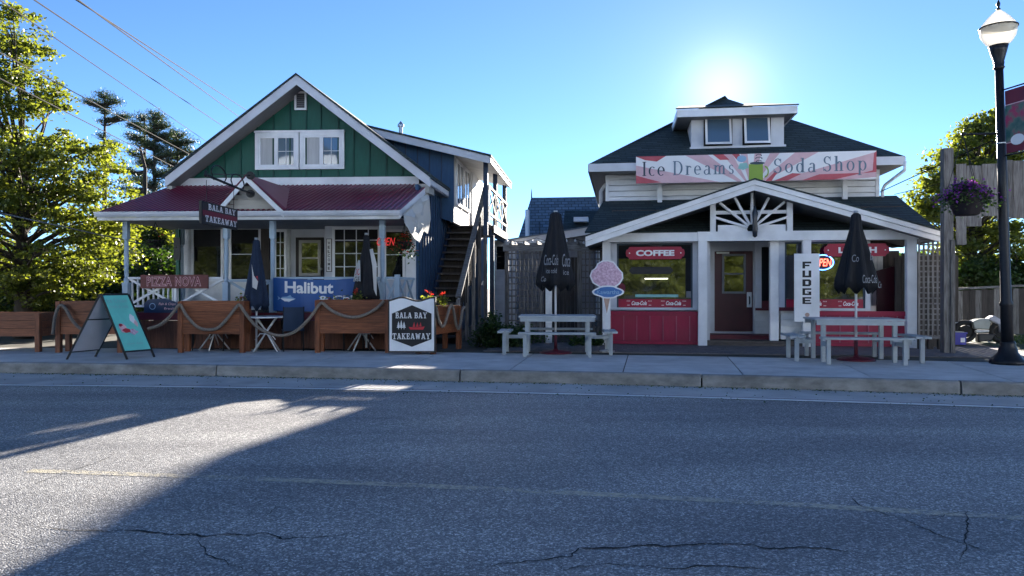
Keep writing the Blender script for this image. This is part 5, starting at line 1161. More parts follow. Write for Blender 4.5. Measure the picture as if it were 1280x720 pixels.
    # bits on the porch: dark hanging speaker at left
    t = T('wall_board', 'dark narrow board hanging at the left end of the porch', 'board', L.P(L.u(221, 1.8), 1.8, 2.3))
    z0, z1 = L.z(221, 325, 1.8), L.z(221, 297, 1.8); box('board', M['black'], t, L, L.u(217, 1.8), L.u(225, 1.8), 1.8, 1.83, z0, z1)
    MB().tube([L.P(L.u(221, 1.8), 1.815, z1), L.P(L.u(221, 1.8), 1.815, zee-.16)], .006, 5).build('chain', M['iron'], t)
left_things()
# ------------------------------------------------------------------ flower baskets
def basket(name, label, c, r, hgt, hang_to, petal, nleaf, npet, group='hanging flower baskets', spread=1.25, trail=.35):
    c = Vector(c); t = T(name, label, 'flower basket', c, group)
    MB().lathe(c, [(r*.5, -hgt), (r*.62, -hgt*.95), (r, 0), (r*1.04, .015), (r*.9, .02)], 18).build('pot', M['terracotta'], t, smooth=True)
    hk = Vector(hang_to)
    for k in range(3):
        a = k*2.09+.4; MB().tube([c+Vector((r*math.cos(a), r*math.sin(a), 0)), hk], .006, 5).build('hanger', M['iron'], t)
    g = rng.normal(size=(nleaf, 3))*[r*spread*.55, r*spread*.55, .08]; g[:, 2] += .06-.5*trail*np.clip((np.hypot(g[:, 0], g[:, 1])/r)-.6, 0, 1)
    leaves('foliage', g+np.array(c), .055, M['leafd'], parent=t)
    g = rng.normal(size=(npet, 3))*[r*spread*.6, r*spread*.6, .05]; g[:, 2] += .14-.45*trail*np.clip((np.hypot(g[:, 0], g[:, 1])/r)-.6, 0, 1)
    leaves('blossom', g+np.array(c), .05, M[petal], parent=t); return t
c = L.P(L.u(194, .25), .25, L.z(194, 301, .25)); basket('flower_basket', 'dark hanging basket of foliage at the left end of the red porch roof', c, .2, .16, (c.x, c.y, 2.78), 'petalr', 700, 10)
c = L.P(LH['pr']-.15, .5, L.z(505, 303, .5)); basket('flower_basket', 'hanging basket with trailing leaves and red flowers by the porch neon sign', c, .17, .15, (c.x, c.y, 2.8), 'petalr', 600, 110, trail=.7)
# ------------------------------------------------------------------ cedar planters and rope
FENCE_Y = 15.05
def planter(label, p0, p1, top, bot, depth=.42, nb=3, rail=True, group='cedar planters along the pavement'):
    """front face from p0 to p1 (x,y)"""
    p0, p1 = Vector((*p0, 0)), Vector((*p1, 0)); d = (p1-p0).normalized(); n = Vector((-d.y, d.x, 0)); wd = (p1-p0).length
    t = T('planter', label, 'planter', (p0+p1)/2, group)
    fr = Fr((p0.x, p0.y), -math.degrees(math.atan2(d.y, d.x)))
    lg = .095
    for u in (0, wd-lg):
        for v in (0, depth-lg): box('leg', M['cedarv'], t, fr, u, u+lg, v, v+lg, 0, top-.012)
    hh = (top-bot)/nb
    for i in range(nb):
        z0 = bot+i*hh+.004; z1 = bot+(i+1)*hh-.004
        m = MB(); m.box(fr, lg+.003, wd-lg-.003, .012+random.uniform(0, .008), .04, z0, z1); m.build('board', M['cedar'], t)
        for u in (.012, wd-.04):
            m = MB(); m.box(fr, u, u+.028, lg+.003, depth-lg-.003, z0, z1); m.build('board', M['cedar'], t)
        m = MB(); m.box(fr, lg+.003, wd-lg-.003, depth-.04, depth-.012, z0, z1); m.build('board', M['cedar'], t)
    box('soil', M['soil'], t, fr, .045, wd-.045, .045, depth-.045, bot+.02, top-.06)
    return t, fr, wd
px2 = lambda px, Y: ((px-CX)/F*Y, Y)
tp = H+(360-376)/F*FENCE_Y; bt = H+(360-418)/F*FENCE_Y
planter('low cedar planter at the far left end of the row with open base', px2(-62, 15.3), px2(49, 15.25), H+(360-391)/F*15.2, H+(360-421)/F*15.2, .75)
planter('cedar planter partly hidden behind the teal sandwich board', px2(69, FENCE_Y+.02), px2(152, FENCE_Y), tp, bt)
planter('middle cedar planter with a rope swag between the blue umbrella and teal board', px2(222, FENCE_Y), px2(305, FENCE_Y), tp, bt)
planter('cedar planter with red flowers standing left of the white takeaway board', px2(393.5, FENCE_Y), px2(487, FENCE_Y-.02), H+(360-374.5)/F*FENCE_Y, H+(360-417)/F*FENCE_Y)
pE = planter('dark stained planter end on beside the stairs with orange flowers', px2(543, 14.75), (px2(577, 16.1)[0], 16.1), H+(360-383)/F*14.9, .38)
# flowers in planters
def flowers(label, c, n, spread, petal, hgt=.2, nl=120):
    c = Vector(c); t = T('flowers', label, 'flowers', c, 'flowers growing in the cedar planters')
    st = MB(); P_ = []
    for i in range(n):
        tip = c+Vector((random.gauss(0, spread), random.gauss(0, .05), hgt*random.uniform(.5, 1.1))); st.tube([Vector((c.x+(tip.x-c.x)*.5, tip.y, c.z)), tip], .006, 4); P_.append(tip)
    st.build('stems', M['leafd'], t)
    g = np.array([np.array(p)+rng.normal(size=(12, 3))*.018 for p in P_]).reshape(-1, 3); leaves('petals', g, .038, M[petal], parent=t)
    g = rng.normal(size=(nl, 3))*[spread*1.3, .07, .05]+np.array(c)+[0, 0, .04]; leaves('foliage', g, .06, M['leaf'], parent=t)
flowers('bright red flowers in the planter in front of the right porch umbrella', pp(446, 374, 15.25), 5, .05, 'petalr', .22)
flowers('sparse pale seedlings along the planter left of the takeaway board', pp(417, 376, 15.25), 2, .16, 'petalr', .04, 60)
flowers('taller orange red lilies behind the top of the white takeaway board', pp(535, 378, 15.35), 3, .06, 'petalr', .26)
flowers('small orange flowers on the right of the white takeaway board', pp(553, 378, 15.2), 2, .05, 'petalr', .18)
flowers('little red flowers behind the middle cedar planter', pp(300, 377, 15.3), 2, .04, 'petalr', .1, 50)
# rope swags
def rope(label, pts, Y):
    P_ = [pp(x, y, Y if not isinstance(Y, list) else Y[i]) for i, (x, y) in enumerate(pts)]; out = []
    def cr(p0, p1, p2, p3, t): return .5*((2*p1)+(p2-p0)*t+(2*p0-5*p1+4*p2-p3)*t*t+(3*p1-p0-3*p2+p3)*t**3)
    for i in range(len(P_)-1):
        a = P_[max(i-1, 0)]; d = P_[min(i+2, len(P_)-1)]
        for k in range(10): out.append(cr(a, P_[i], P_[i+1], d, k/10))
    out.append(P_[-1]); t = tag(MB().tube(out, .032, 8).build('rope', M['rope'], loc=out[0], smooth=True), label, 'rope', 'thick rope swags on the planters')
    return t
YR = FENCE_Y-.05
rope('thick rope draped over the corner of the planter left of the teal board', [(66, 418), (69, 395), (75, 382), (82, 386), (90, 400), (101, 411), (116, 416)], YR)
rope('rope stretched from behind the teal board up to the middle planter', [(185, 411), (200, 406), (212, 396), (222, 383), (226, 381)], YR)
rope('rope sagging in front of the middle cedar planter', [(226, 381), (233, 394), (246, 408), (258, 412), (272, 410), (285, 397), (296, 383), (300, 381)], YR)
rope('long low rope swag across the gap in front of the white table', [(300, 381), (308, 393), (322, 409), (345, 419), (366, 416), (385, 400), (399, 381), (404, 379)], YR)
rope('rope sagging on the planter left of the takeaway board', [(404, 379), (416, 389), (435, 396), (452, 395), (470, 386), (480, 376)], YR)
rope('rope loops hanging in steps on the planter beside the stairs', [(545, 384), (549, 402), (555, 407), (562, 385), (566, 384), (570, 405), (574, 410), (578, 388), (580, 384)], [14.7, 14.9, 15.0, 15.2, 15.3, 15.5, 15.6, 15.8, 16.0])
# ------------------------------------------------------------------ takeaway board
def takeaway_board():
    Y = 14.62; x0, x1 = (485-CX)/F*Y, (544.5-CX)/F*Y; zt = H+(360-373)/F*Y
    t = T('takeaway_board', 'white standing board with black hexagon reading Bala Bay Takeaway', 'sign', ((x0+x1)/2, Y, 0))
    fr = Fr((x0, Y), 0); wd = x1-x0; n = 24
    top = lambda s: zt-.035*math.cos(s*2*math.pi*1.5+.4)*1.0
    out = [(0, .04), (wd, .04)]+[(wd*(1-i/n), top(1-i/n)) for i in range(n+1)]
    MB().uz(fr, out, .0, .10).build('cabinet', M['darkwood'], t)
    e = .03; inn = [(e, .075), (wd-e, .075)]+[(wd-e-(wd-2*e)*i/n, top(1-(e+(wd-2*e)*i/n)/wd)-.035) for i in range(n+1)]
    MB().uz(fr, inn, -.006, -.001).build('face', M['white'], t)
    sx = lambda px: (px-485)/F*Y; sz = lambda py: H+(360-py)/F*Y
    MB().uz(fr, [(sx(490), sz(424)), (sx(515), sz(433.5)), (sx(539.5), sz(424)), (sx(539.5), sz(392)), (sx(515), sz(381.5)), (sx(490), sz(392))], -.012, -.007).build('hexagon', M['black'], t)
    P_ = plane(fr, -.016)
    put('lettering', glyphs(SLAB, 'BALA BAY', .07), M['whiteink'], t, P_, (sx(494.5), sx(534), sz(398), sz(390.5)))
    put('lettering', glyphs(SLAB, 'TAKEAWAY', .07), M['whiteink'], t, P_, (sx(490.8), sx(538), sz(424), sz(416.5)))
    tri = lambda x, w_, h0, h1: [[(x-w_, h0), (x+w_, h0), (x, h1)]]
    tr = []
    for x, hh in ((.2, .85), (.5, 1.0), (.8, .8)):
        for k in range(3): tr += tri(x, .2-.045*k, k*hh*.25, hh*.45+k*hh*.28)
        tr += rc(x-.03, -.2, x+.03, 0)
    put('pines', tr, M['whiteink'], t, P_, (sx(496), sx(507.5), sz(411.5), sz(400)))
    boat = [[(0, .35), (.1, 0), (.9, 0), (1, .4), (.6, .3), (.2, .3)], [(.25, .35), (.4, .35), (.35, 1)], [(.45, .35), (.62, .35), (.55, .9)], [(.66, .4), (.8, .4), (.74, .95)]]
    put('boat', boat, M['redink'], t, P_, (sx(511), sx(531), sz(412), sz(402)))
takeaway_board()
# ------------------------------------------------------------------ teal sandwich board
def sandwich():
    A0, A1 = gp(83.5, 449.5), gp(159, 449.5); B0, B1 = gp(119, 446), gp(193, 446.5)
    A0.z = A1.z = B0.z = B1.z = 0
    zt = 1.2; Ta = (A0+A1)/2; Ta.x = (125-CX)/F*Ta.y; Tb = (B0+B1)/2; Tb.x = (159-CX)/F*Tb.y; Ta.z = Tb.z = zt
    t = T('sandwich_board', 'folding sandwich board with teal poster, grey back and thin black frame', 'sandwich board', (A0+A1+B0+B1)/4)
    for a, b in ((A0, Ta), (A1, Ta+Vector((.02, 0, 0))), (B0, Tb), (B1, Tb+Vector((.02, 0, 0)))): MB().beam(a, b, .03, .03).build('leg', M['black'], t)
    MB().beam(Ta, Tb, .04, .04).build('top_bar', M['black'], t)
    def face(a, b, ta, tb, mat, name):
        k = .12; p = [a.lerp(ta, k), b.lerp(tb, k), tb.lerp(b, .01), ta.lerp(a, .01)]
        nn = (p[1]-p[0]).cross(p[3]-p[0]).normalized(); o = MB().extr(p, nn*.012).build(name, M[mat], t)
        for q in ((p[0], p[1]),): MB().beam(q[0], q[1], .03, .03).build('rail', M['black'], t)
        return p, nn
    p, nn = face(A0, B0, Ta, Tb, 'greypanel', 'grey_panel'); MB().beam(p[0].lerp(p[3], .57)+nn*.012, p[1].lerp(p[2], .57)+nn*.012, .03, .02).build('rail', M['black'], t)
    p, nn = face(A1, B1, Ta, Tb, 'teal', 'teal_poster')
    if nn.y > 0: nn = -nn
    Pf = lambda s, r: p[0].lerp(p[1], s).lerp(p[3].lerp(p[2], s), r)+nn*.016
    blob = lambda cx, cy, rx, ry, n=11: [[(cx+rx*math.cos(i*2*math.pi/n)*random.uniform(.6, 1.15), cy+ry*math.sin(i*2*math.pi/n)*random.uniform(.6, 1.15)) for i in range(n)]]
    for (cx, cy, rx, ry, mt) in ((.30, .40, .17, .09, 'pinkink'), (.38, .36, .14, .05, 'redink'), (.62, .33, .17, .055, 'pinkscoop'), (.25, .46, .08, .03, 'redink'), (.78, .56, .12, .10, 'banner'), (.84, .48, .07, .06, 'pinkink')):
        put('print', blob(cx, cy, rx, ry), M[mt], t, lambda s, r, mt=mt: Pf(s, r)+nn*(.002 if mt == 'redink' else 0), (0, 1, 0, 1), (0, 1, 0, 1))
    put('lettering', fontpolys('Ice Cream', 0, .0), M['aqua'], t, Pf, (.12, .86, .86, .93)); put('lettering', fontpolys('fresh & cold', 0, 0), M['aqua'], t, Pf, (.15, .8, .76, .82)); put('lettering', fontpolys('open daily', 0, 0), M['aqua'], t, Pf, (.2, .8, .1, .15))
sandwich()
# ------------------------------------------------------------------ umbrellas
def umbrella(label, px, Y, ytop, ybot, halfw_top, halfw_bot, yfoot, mat, group, panels=(), tilt=0, base=True, polemat='whitemetal', text=None):
    x = (px-CX)/F*Y; zt = H+(360-ytop)/F*Y; zb = H+(360-ybot)/F*Y; c = Vector((x, Y, 0))
    t = T('umbrella', label, 'umbrella', c, group)
    s = Y/F; rt, rb = halfw_top*s, halfw_bot*s; hh = zt-zb; ph = random.uniform(0, 1)
    prof = [(rt*.5, zt+.01), (rt, zt-.03), (rt*1.25, zt-hh*.18), (rt+(rb-rt)*.42, zt-hh*.42), (rt+(rb-rt)*.72, zt-hh*.66), (rb*.98, zt-hh*.86), (rb, zb+.0), (rb*.75, zb+.05)]
    def star(a, i, z):
        k = i/7; return 1+(.07+.13*k)*math.cos(8*a+ph)+.03*math.sin(3*a+i)
    m = MB(); m.lathe(c, [(r, z+(0)) for r, z in prof], 64, star)
    # ragged hem
    for k in range(64):
        i = 6*64+k; m.v[i] += Vector((0, 0, .07*math.cos(8*2*math.pi*k/64+ph)))
    m.build('canopy', M[mat], t, smooth=True)
    MB().tube([c+Vector((0, 0, .06)), c+Vector((0, 0, zt))], .022, 10).build('pole', M[polemat], t, smooth=True)
    MB().tube([c+Vector((0, 0, zt)), c+Vector((0, 0, zt+.05))], .04, 10).build('cap', M['metal'], t, smooth=True)
    if base:
        MB().tube([c+Vector((0, 0, .05)), c+Vector((0, 0, .42))], .033, 10).build('base_tube', M['maroon'], t, smooth=True)
        MB().lathe(c, [(.33, 0), (.33, .02), (.28, .045), (.06, .06), (.04, .10)], 28).build('base_plate', M['maroon'], t, smooth=True)
    def Pc(s, z):    # on canopy surface, s = lateral metres from axis, facing camera
        k = min(1, max(0, (zt-z)/hh)); ks = [q[1] for q in prof]
        for q, w_ in zip(prof[1:-1], prof[2:]):
            if w_[1] <= z <= q[1]: r_ = q[0]+(w_[0]-q[0])*(q[1]-z)/(q[1]-w_[1]); break
        else: r_ = rb
        r_ = r_*1.23+.012; a = max(-1, min(1, s/r_)); return Vector((c.x+s, c.y-math.sqrt(max(0, 1-a*a))*r_, z))
    for (word, s0, s1, ya, yb, mt, sh) in (text or ()):
        za, zb_ = H+(360-yb)/F*Y, H+(360-ya)/F*Y; put('lettering', fontpolys(word, sh, .0), M[mt], t, Pc, (s0*s, s1*s, za, zb_))
    for (poly, mt) in panels:
        MB().poly([Pc((x_-px)*s, H+(360-y_)/F*Y)+Vector((0, -.012, 0)) for x_, y_ in poly]).build('panel', M[mt], t)
    return t
umbrella('closed navy blue patio umbrella with a small white tag by the porch post', 320.5, 15.6, 300, 385, 4, 14, 440, 'navycloth', 'closed patio umbrellas', base=False,
         panels=[([(318, 330), (322, 345), (327, 352), (326, 362), (321, 359), (320, 345)], 'whitecloth')], text=[('DO', 1, 6, 345, 358, 'redink', 0)])
umbrella('closed dark umbrella with white and pink lettered stripes behind the flowers', 458, 15.6, 294, 376, 3.5, 15, 440, 'blackcloth', 'closed patio umbrellas', base=False,
         panels=[([(449, 325), (452, 326), (454, 352), (443, 352), (444, 338)], 'whitecloth'), ([(463, 312), (466, 311), (471, 330), (473, 370), (470, 362), (467, 333)], 'whitecloth')],
         text=[('OO', -14, -5, 336, 344, 'redink', .2), ('IGE', -15, -5, 346, 352, 'black', 0)])
umbrella('closed black umbrella over the left picnic table with white script lettering', 694.5, 14.95, 266, 360, 6.5, 21, 440, 'blackcloth', 'closed patio umbrellas',
         text=[('Coca-Cola', -15, 2, 319, 332, 'scriptink', .35), ('ice cold', -13, 0, 336, 342, 'scriptink', 0), ('Coca', 7, 17, 318, 334, 'scriptink', .35), ('ice', 8, 15, 338, 344, 'scriptink', 0), ('Co', -19, -13, 346, 352, 'scriptink', .35)])
umbrella('closed black umbrella over the right picnic table with white script lettering', 1070, 13.5, 267, 363, 5.5, 23, 450, 'blackcloth', 'closed patio umbrellas',
         text=[('Coca-Cola', -5, 14, 344, 354, 'scriptink', .3), ('Co', -13, -6, 319, 328, 'scriptink', .35), ('la', 8, 14, 317, 326, 'scriptink', .35), ('Co', 16, 23, 352, 360, 'scriptink', .35)])
# ------------------------------------------------------------------ picnic tables
def picnic(label, loc, rz, flip=False):
    O = Fr((0, 0), 0); t = T('picnic_table', label, 'picnic table', (0, 0, 0), 'square picnic tables by the soda shop')
    tm = M['tablepaint']; W_, D_ = 1.52, .95
    for i in range(6):
        y0 = -D_/2+i*D_/6; box('top_board', tm, t, O, -W_/2, W_/2, y0+.004, y0+D_/6-.004, .74+random.uniform(0, .004), .772)
    box('apron', tm, t, O, -W_/2+.03, W_/2-.03, -D_/2+.02, -D_/2+.05, .66, .734); box('apron', tm, t, O, -W_/2+.03, W_/2-.03, D_/2-.05, D_/2-.02, .66, .734)
    for sx in (-1, 1):
        for sy in (-1, 1): box('leg', tm, t, O, sx*.60-.035, sx*.60+.035, sy*.36-.035, sy*.36+.035, 0, .734)
    for sy in (-1, 1):
        for k in range(2): box('seat_board', tm, t, O, -.74, .74, sy*.78-.13+k*.135, sy*.78-.01+k*.135, .43, .468)
        for sx in (-1, 1):
            box('seat_leg', tm, t, O, sx*.62-.032, sx*.62+.032, sy*.80-.035, sy*.80+.035, 0, .43); box('brace', tm, t, O, sx*.62+(-.02), sx*.62+.02, min(sy*.40, sy*.755), max(sy*.40, sy*.755), .30, .37)
    for sx in (-1, 1):
        for k in range(2): box('seat_board', tm, t, O, sx*1.05-.13+k*.135, sx*1.05-.01+k*.135, -.46, .46, .43, .468)
        for sy in (-1, 1): box('seat_leg', tm, t, O, sx*1.05-.035, sx*1.05+.035, sy*.36-.032, sy*.36+.032, 0, .43)
        box('brace', tm, t, O, min(sx*.65, sx*1.0), max(sx*.65, sx*1.0), -.02, .02, .30, .37)
    t.location = loc; t.rotation_euler = (0, 0, rz); return t
pA = picnic('grey picnic table with four benches in front of the lattice trellis', (.92, 14.95, 0), R(-4))
pB_ = dup(pA); pB_['label'] = 'grey picnic table with four benches in front of the red panels and fudge sign'; place(pB_, (6.22, 13.5, 0), R(-9))
# ------------------------------------------------------------------ patio chairs and white table behind the planters
def chair():
    O = Fr((0, 0), 0); t = T('patio_chair', 'x', 'chair', (0, 0, 0), 'dark patio chairs behind the planters')
    m = MB(); m.box(O, -.22, .22, -.21, .21, .42, .45); m.build('seat', M['navyd'], t)
    MB().extr([(-.21, .2, .45), (.21, .2, .45), (.19, .30, .92), (-.19, .30, .92)], (0, .02, 0)).build('backrest', M['navyd'], t)
    for sx in (-1, 1):
        MB().tube([(sx*.2, -.2, 0), (sx*.2, -.19, .42), (sx*.22, -.17, .64), (sx*.21, .22, .66)], .013, 6).build('leg', M['black'], t, smooth=True)
        MB().tube([(sx*.2, .27, 0), (sx*.2, .2, .42), (sx*.2, .31, .93)], .013, 6).build('leg', M['black'], t, smooth=True)
    return t
c0 = chair(); specs = [('dark mesh patio chair beside the white folding table behind the long rope swag', px2(366, 15.65), 200),
    ('patio chair seen through the base of the middle planter, left one', px2(254, 15.85), 20), ('patio chair seen through the base of the middle planter, right one', px2(281, 15.8), -30),
    ('patio chair behind the planter with red flowers, left one', px2(418, 15.75), 10), ('patio chair behind the planter with red flowers, right one', px2(440, 15.85), -160), ('patio chair behind the takeaway board edge', px2(478, 15.7), 90)]
for i, (lb, (x, y), a) in enumerate(specs):
    o = c0 if i == 0 else dup(c0); place(o, (x, y, 0), R(a)); o['label'] = lb
def ftable():
    O = Fr((0, 0), 0); t = T('bistro_table', 'x', 'table', (0, 0, 0), 'white folding bistro tables')
    MB().lathe((0, 0, 0), [(.38, .70), (.40, .705), (.40, .725), (.38, .73)], 28).build('top', M['whitemetal'], t)
    for sx in (-1, 1):
        MB().tube([(sx*.24, -.2, 0), (0, -.02, .4), (-sx*.2, .15, .70)], .016, 6).build('leg', M['whitemetal'], t, smooth=True)
        MB().tube([(sx*.24, .2, 0), (0, .02, .42), (-sx*.2, -.15, .70)], .016, 6).build('leg', M['whitemetal'], t, smooth=True)
    MB().tube([(-.2, -.18, .25), (-.1, -.2, .38), (.12, -.2, .36), (.2, -.18, .25)], .012, 6).build('brace', M['whitemetal'], t, smooth=True)
    return t
ft_ = ftable(); place(ft_, (*px2(333, 15.45), 0), .2); ft_['label'] = 'white folding bistro table behind the long rope swag by the navy umbrella'
f2 = dup(ft_); place(f2, (*px2(268, 15.75), 0), .9); f2['label'] = 'white legged table hidden behind the middle cedar planter'
f3 = dup(ft_); place(f3, (*px2(452, 15.62), 0), .5); f3['label'] = 'white legged table hidden behind the planter with red flowers'
# ------------------------------------------------------------------ ice cream sign
def icecream():
    Y = 15.25; s = Y/F; fr = Fr(((759-CX)*s, Y), 4); sx = lambda px: (px-759)*s; sz = lambda py: H+(360-py)*s
    t = T('ice_cream_sign', 'pink ice cream cone cutout sign with a blue oval on a white post', 'sign', fr.P(0, 0, 0))
    def cut(name, pts, v, mat, th=.02): MB().uz(fr, pts, v, v+th).build(name, M[mat], t)
    n = 40; sc = []
    base = [(737, 345), (739.5, 338), (744, 335), (747, 329), (753, 325.5), (760, 325), (767, 327), (771, 332), (774, 336), (778.5, 341), (779, 348), (775, 355), (768, 360), (751, 360), (741, 354)]
    cut('outline', [(sx(x), sz(y)) for x, y in base[::-1]], 0, 'white'); inner = [((x-758)*.91+758, (y-343)*.9+343) for x, y in base]
    cut('scoop', [(sx(x), sz(y)) for x, y in inner[::-1]], -.006, 'pinkscoop', .004)
    cut('cone_edge', [(sx(x), sz(y)) for x, y in [(758.5, 397), (767, 358), (750.5, 358)]], .004, 'white', .02)
    cut('cone', [(sx(x), sz(y)) for x, y in [(758.5, 392), (765, 360), (752, 360)]], -.003, 'cone', .004)
    ov = lambda k, ky: [(sx(760+(20*k)*math.cos(a)*(1 if abs(math.cos(a)) > .0 else 1)), sz(365-(6.6*ky)*math.sin(a)*(1+.25*(abs(math.cos(a)) < .5)))) for a in np.linspace(0, 2*math.pi, 28)[:-1]]
    cut('oval_edge', ov(1, 1), -.02, 'white', .012); cut('oval', ov(.87, .78), -.026, 'bluelogo', .004)
    put('lettering', fontpolys('Kawartha', 0, .01), M['skyprint'], t, plane(fr, -.03), (sx(746), sx(774), sz(367.6), sz(362.5)))
    MB().box(fr, sx(756.5), sx(762.5), .024, .06, .02, sz(358)).build('post', M['white'], t)
    MB().lathe(fr.P(0, .04, 0), [(.16, 0), (.16, .03), (.05, .05)], 16).build('foot', M['metal'], t)
    # end of the side bench stands here in the photo
icecream()
# ------------------------------------------------------------------ street lamp, banner, basket
def street_lamp():
    b = gp(1260, 455); Y = b.y; b.z = 0; top = pp(1248, 57, Y); t = T('street_lamp', 'tall black street lamp with acorn glass globe and wide fluted base', 'street lamp', b)
    dirv = (top-b); q = lambda z: b+dirv*(z/top.z)
    m = MB(); prof = [(.275, 0), (.275, .05), (.235, .09), (.20, .14), (.15, .2), (.135, .28), (.115, .32), (.12, .36), (.10, .40)]
    m.lathe(b, prof, 24, lambda a, i, z: 1+.025*math.cos(12*a)); m.build('base', M['iron'], t, smooth=True)
    m = MB(); m.tube([q(.38), q(1.0), q(1.02), q(1.06), q(1.1), q(3.0), q(top.z-.42)], [.098, .09, .105, .105, .085, .075, .065], 16); m.build('pole', M['iron'], t, smooth=True)
    m = MB(); z = top.z; m.tube([q(z-.42), q(z-.38), q(z-.36), q(z-.30), q(z-.28), q(z-.1), q(z)], [.066, .09, .075, .085, .08, .13, .155], 16); m.build('capital', M['iron'], t, smooth=True)
    g = MB(); g.lathe(q(z), [(.13, 0), (.20, .05), (.265, .16), (.285, .28), (.29, .31)], 28)
    gm = bpy.data.materials.new('globe_glass'); gm.use_nodes = True; n = gm.node_tree.nodes; l = gm.node_tree.links; bs = n['Principled BSDF']; bs.inputs['Base Color'].default_value = (.75, .72, .62, 1); bs.inputs['Roughness'].default_value = .25
    tr = n.new('ShaderNodeBsdfTranslucent'); tr.inputs[0].default_value = (.9, .86, .74, 1); tp_ = n.new('ShaderNodeBsdfTransparent'); ms = n.new('ShaderNodeMixShader'); ms.inputs[0].default_value = .45; ms2 = n.new('ShaderNodeMixShader'); ms2.inputs[0].default_value = .3
    l.new(bs.outputs[0], ms.inputs[1]); l.new(tr.outputs[0], ms.inputs[2]); l.new(ms.outputs[0], ms2.inputs[1]); l.new(tp_.outputs[0], ms2.inputs[2]); l.new(ms2.outputs[0], n['Material Output'].inputs[0])
    wv = n.new('ShaderNodeTexWave'); wv.inputs['Scale'].default_value = 14; bp = n.new('ShaderNodeBump'); bp.inputs['Strength'].default_value = .6; tc = n.new('ShaderNodeTexCoord'); l.new(tc.outputs['Object'], wv.inputs[0]); l.new(wv.outputs[0], bp.inputs['Height']); l.new(bp.outputs[0], bs.inputs['Normal'])
    g.build('globe', gm, t, smooth=True)
    g = MB(); g.lathe(q(z), [(.275, .315), (.25, .38), (.20, .44), (.19, .46), (.12, .53), (.11, .545), (.05, .60), (.03, .62)], 28); g.build('dome', gm, t, smooth=True)
    MB().lathe(q(z), [(.295, .30), (.30, .305), (.30, .322), (.28, .325)], 28).build('rim', M['iron'], t, smooth=True)
    MB().lathe(q(z), [(.03, .62), (.035, .64), (.015, .66), (.028, .70), (.03, .73), (.004, .80)], 10).build('finial', M['iron'], t, smooth=True)
    # basket arm
    za = H+(360-167)/F*Y; e = q(za)+Vector((-.62, .06, 0)); MB().tube([q(za), e], .018, 8).build('basket_arm', M['iron'], t, smooth=True); MB().lathe(e-Vector((0, 0, .035)), [(.01, 0), (.038, .02), (.038, .05), (.01, .07)], 10).build('arm_knob', M['iron'], t, smooth=True)
    zc = H+(360-180)/F*Y; MB().lathe(q(zc-.0), [(.085, 0), (.085, .02)], 12).build('clamp', M['metal'], t)
    # banner toward the street
    z1 = H+(360-114)/F*(Y-.1); z0 = H+(360-192)/F*(Y-.1); ex = Vector((.20, -.98, 0)).normalized()
    bt_ = T('street_banner', 'burgundy street banner with red and green flower print on the lamp post', 'banner', q((z0+z1)/2))
    pA_, pB2 = q(z0)+ex*.08, q(z1)+ex*.08; wd = .68
    P_ = lambda s, r, o=0: q(z0+(z1-z0)*r)+ex*(.1+wd*s)+Vector((-.98, -.20, 0)).normalized()*o
    MB().tube([q(z1+.03), q(z1+.03)+ex*(wd+.15)], .014, 8).build('banner_arm', M['iron'], bt_, smooth=True); MB().tube([q(z0-.03), q(z0-.03)+ex*(wd+.15)], .014, 8).build('banner_arm', M['iron'], bt_, smooth=True)
    def fc(s0, s1, r0, r1, o, mat, name): return MB().poly([P_(s0, r0, o), P_(s1, r0, o), P_(s1, r1, o), P_(s0, r1, o)]).build(name, mat, bt_)
    fc(0, 1, 0, 1, 0, M['maroonink'], 'cloth')
    fl = bpy.data.materials.new('flower_print'); fl.use_nodes = True; n = fl.node_tree.nodes; l = fl.node_tree.links; nz = n.new('ShaderNodeTexNoise'); nz.inputs['Scale'].default_value = 4.5; nz.inputs['Detail'].default_value = 4; tc = n.new('ShaderNodeTexCoord'); l.new(tc.outputs['Object'], nz.inputs[0])
    rp = n.new('ShaderNodeValToRGB'); rp.color_ramp.elements[0].position = .38; rp.color_ramp.elements[0].color = (.02, .09, .08, 1); rp.color_ramp.elements[1].position = .62; rp.color_ramp.elements[1].color = (.38, .03, .09, 1); e_ = rp.color_ramp.elements.new(.5); e_.color = (.10, .16, .12, 1); l.new(nz.outputs[0], rp.inputs[0]); l.new(rp.outputs[0], n['Principled BSDF'].inputs['Base Color'])
    fc(0, 1, .17, .76, .004, fl, 'flower_print'); fc(0, 1, .155, .17, .004, M['pinkink'], 'stripe'); fc(0, 1, .76, .775, .004, M['pinkink'], 'stripe')
    m = MB(); m.poly([P_(.34+.20*math.cos(a), .19+.085*math.sin(a), .008) for a in np.linspace(0, 2*math.pi, 21)[:-1]]); m.build('emblem', M['banner'], bt_)
    c = Vector((e.x+.06, e.y, H+(360-243)/F*Y)); basket('flower_basket', 'dark basket of purple petunias hanging from the street lamp arm', c, .32, .36, e, 'petalp', 2400, 700, spread=1.05, trail=.5)
street_lamp()
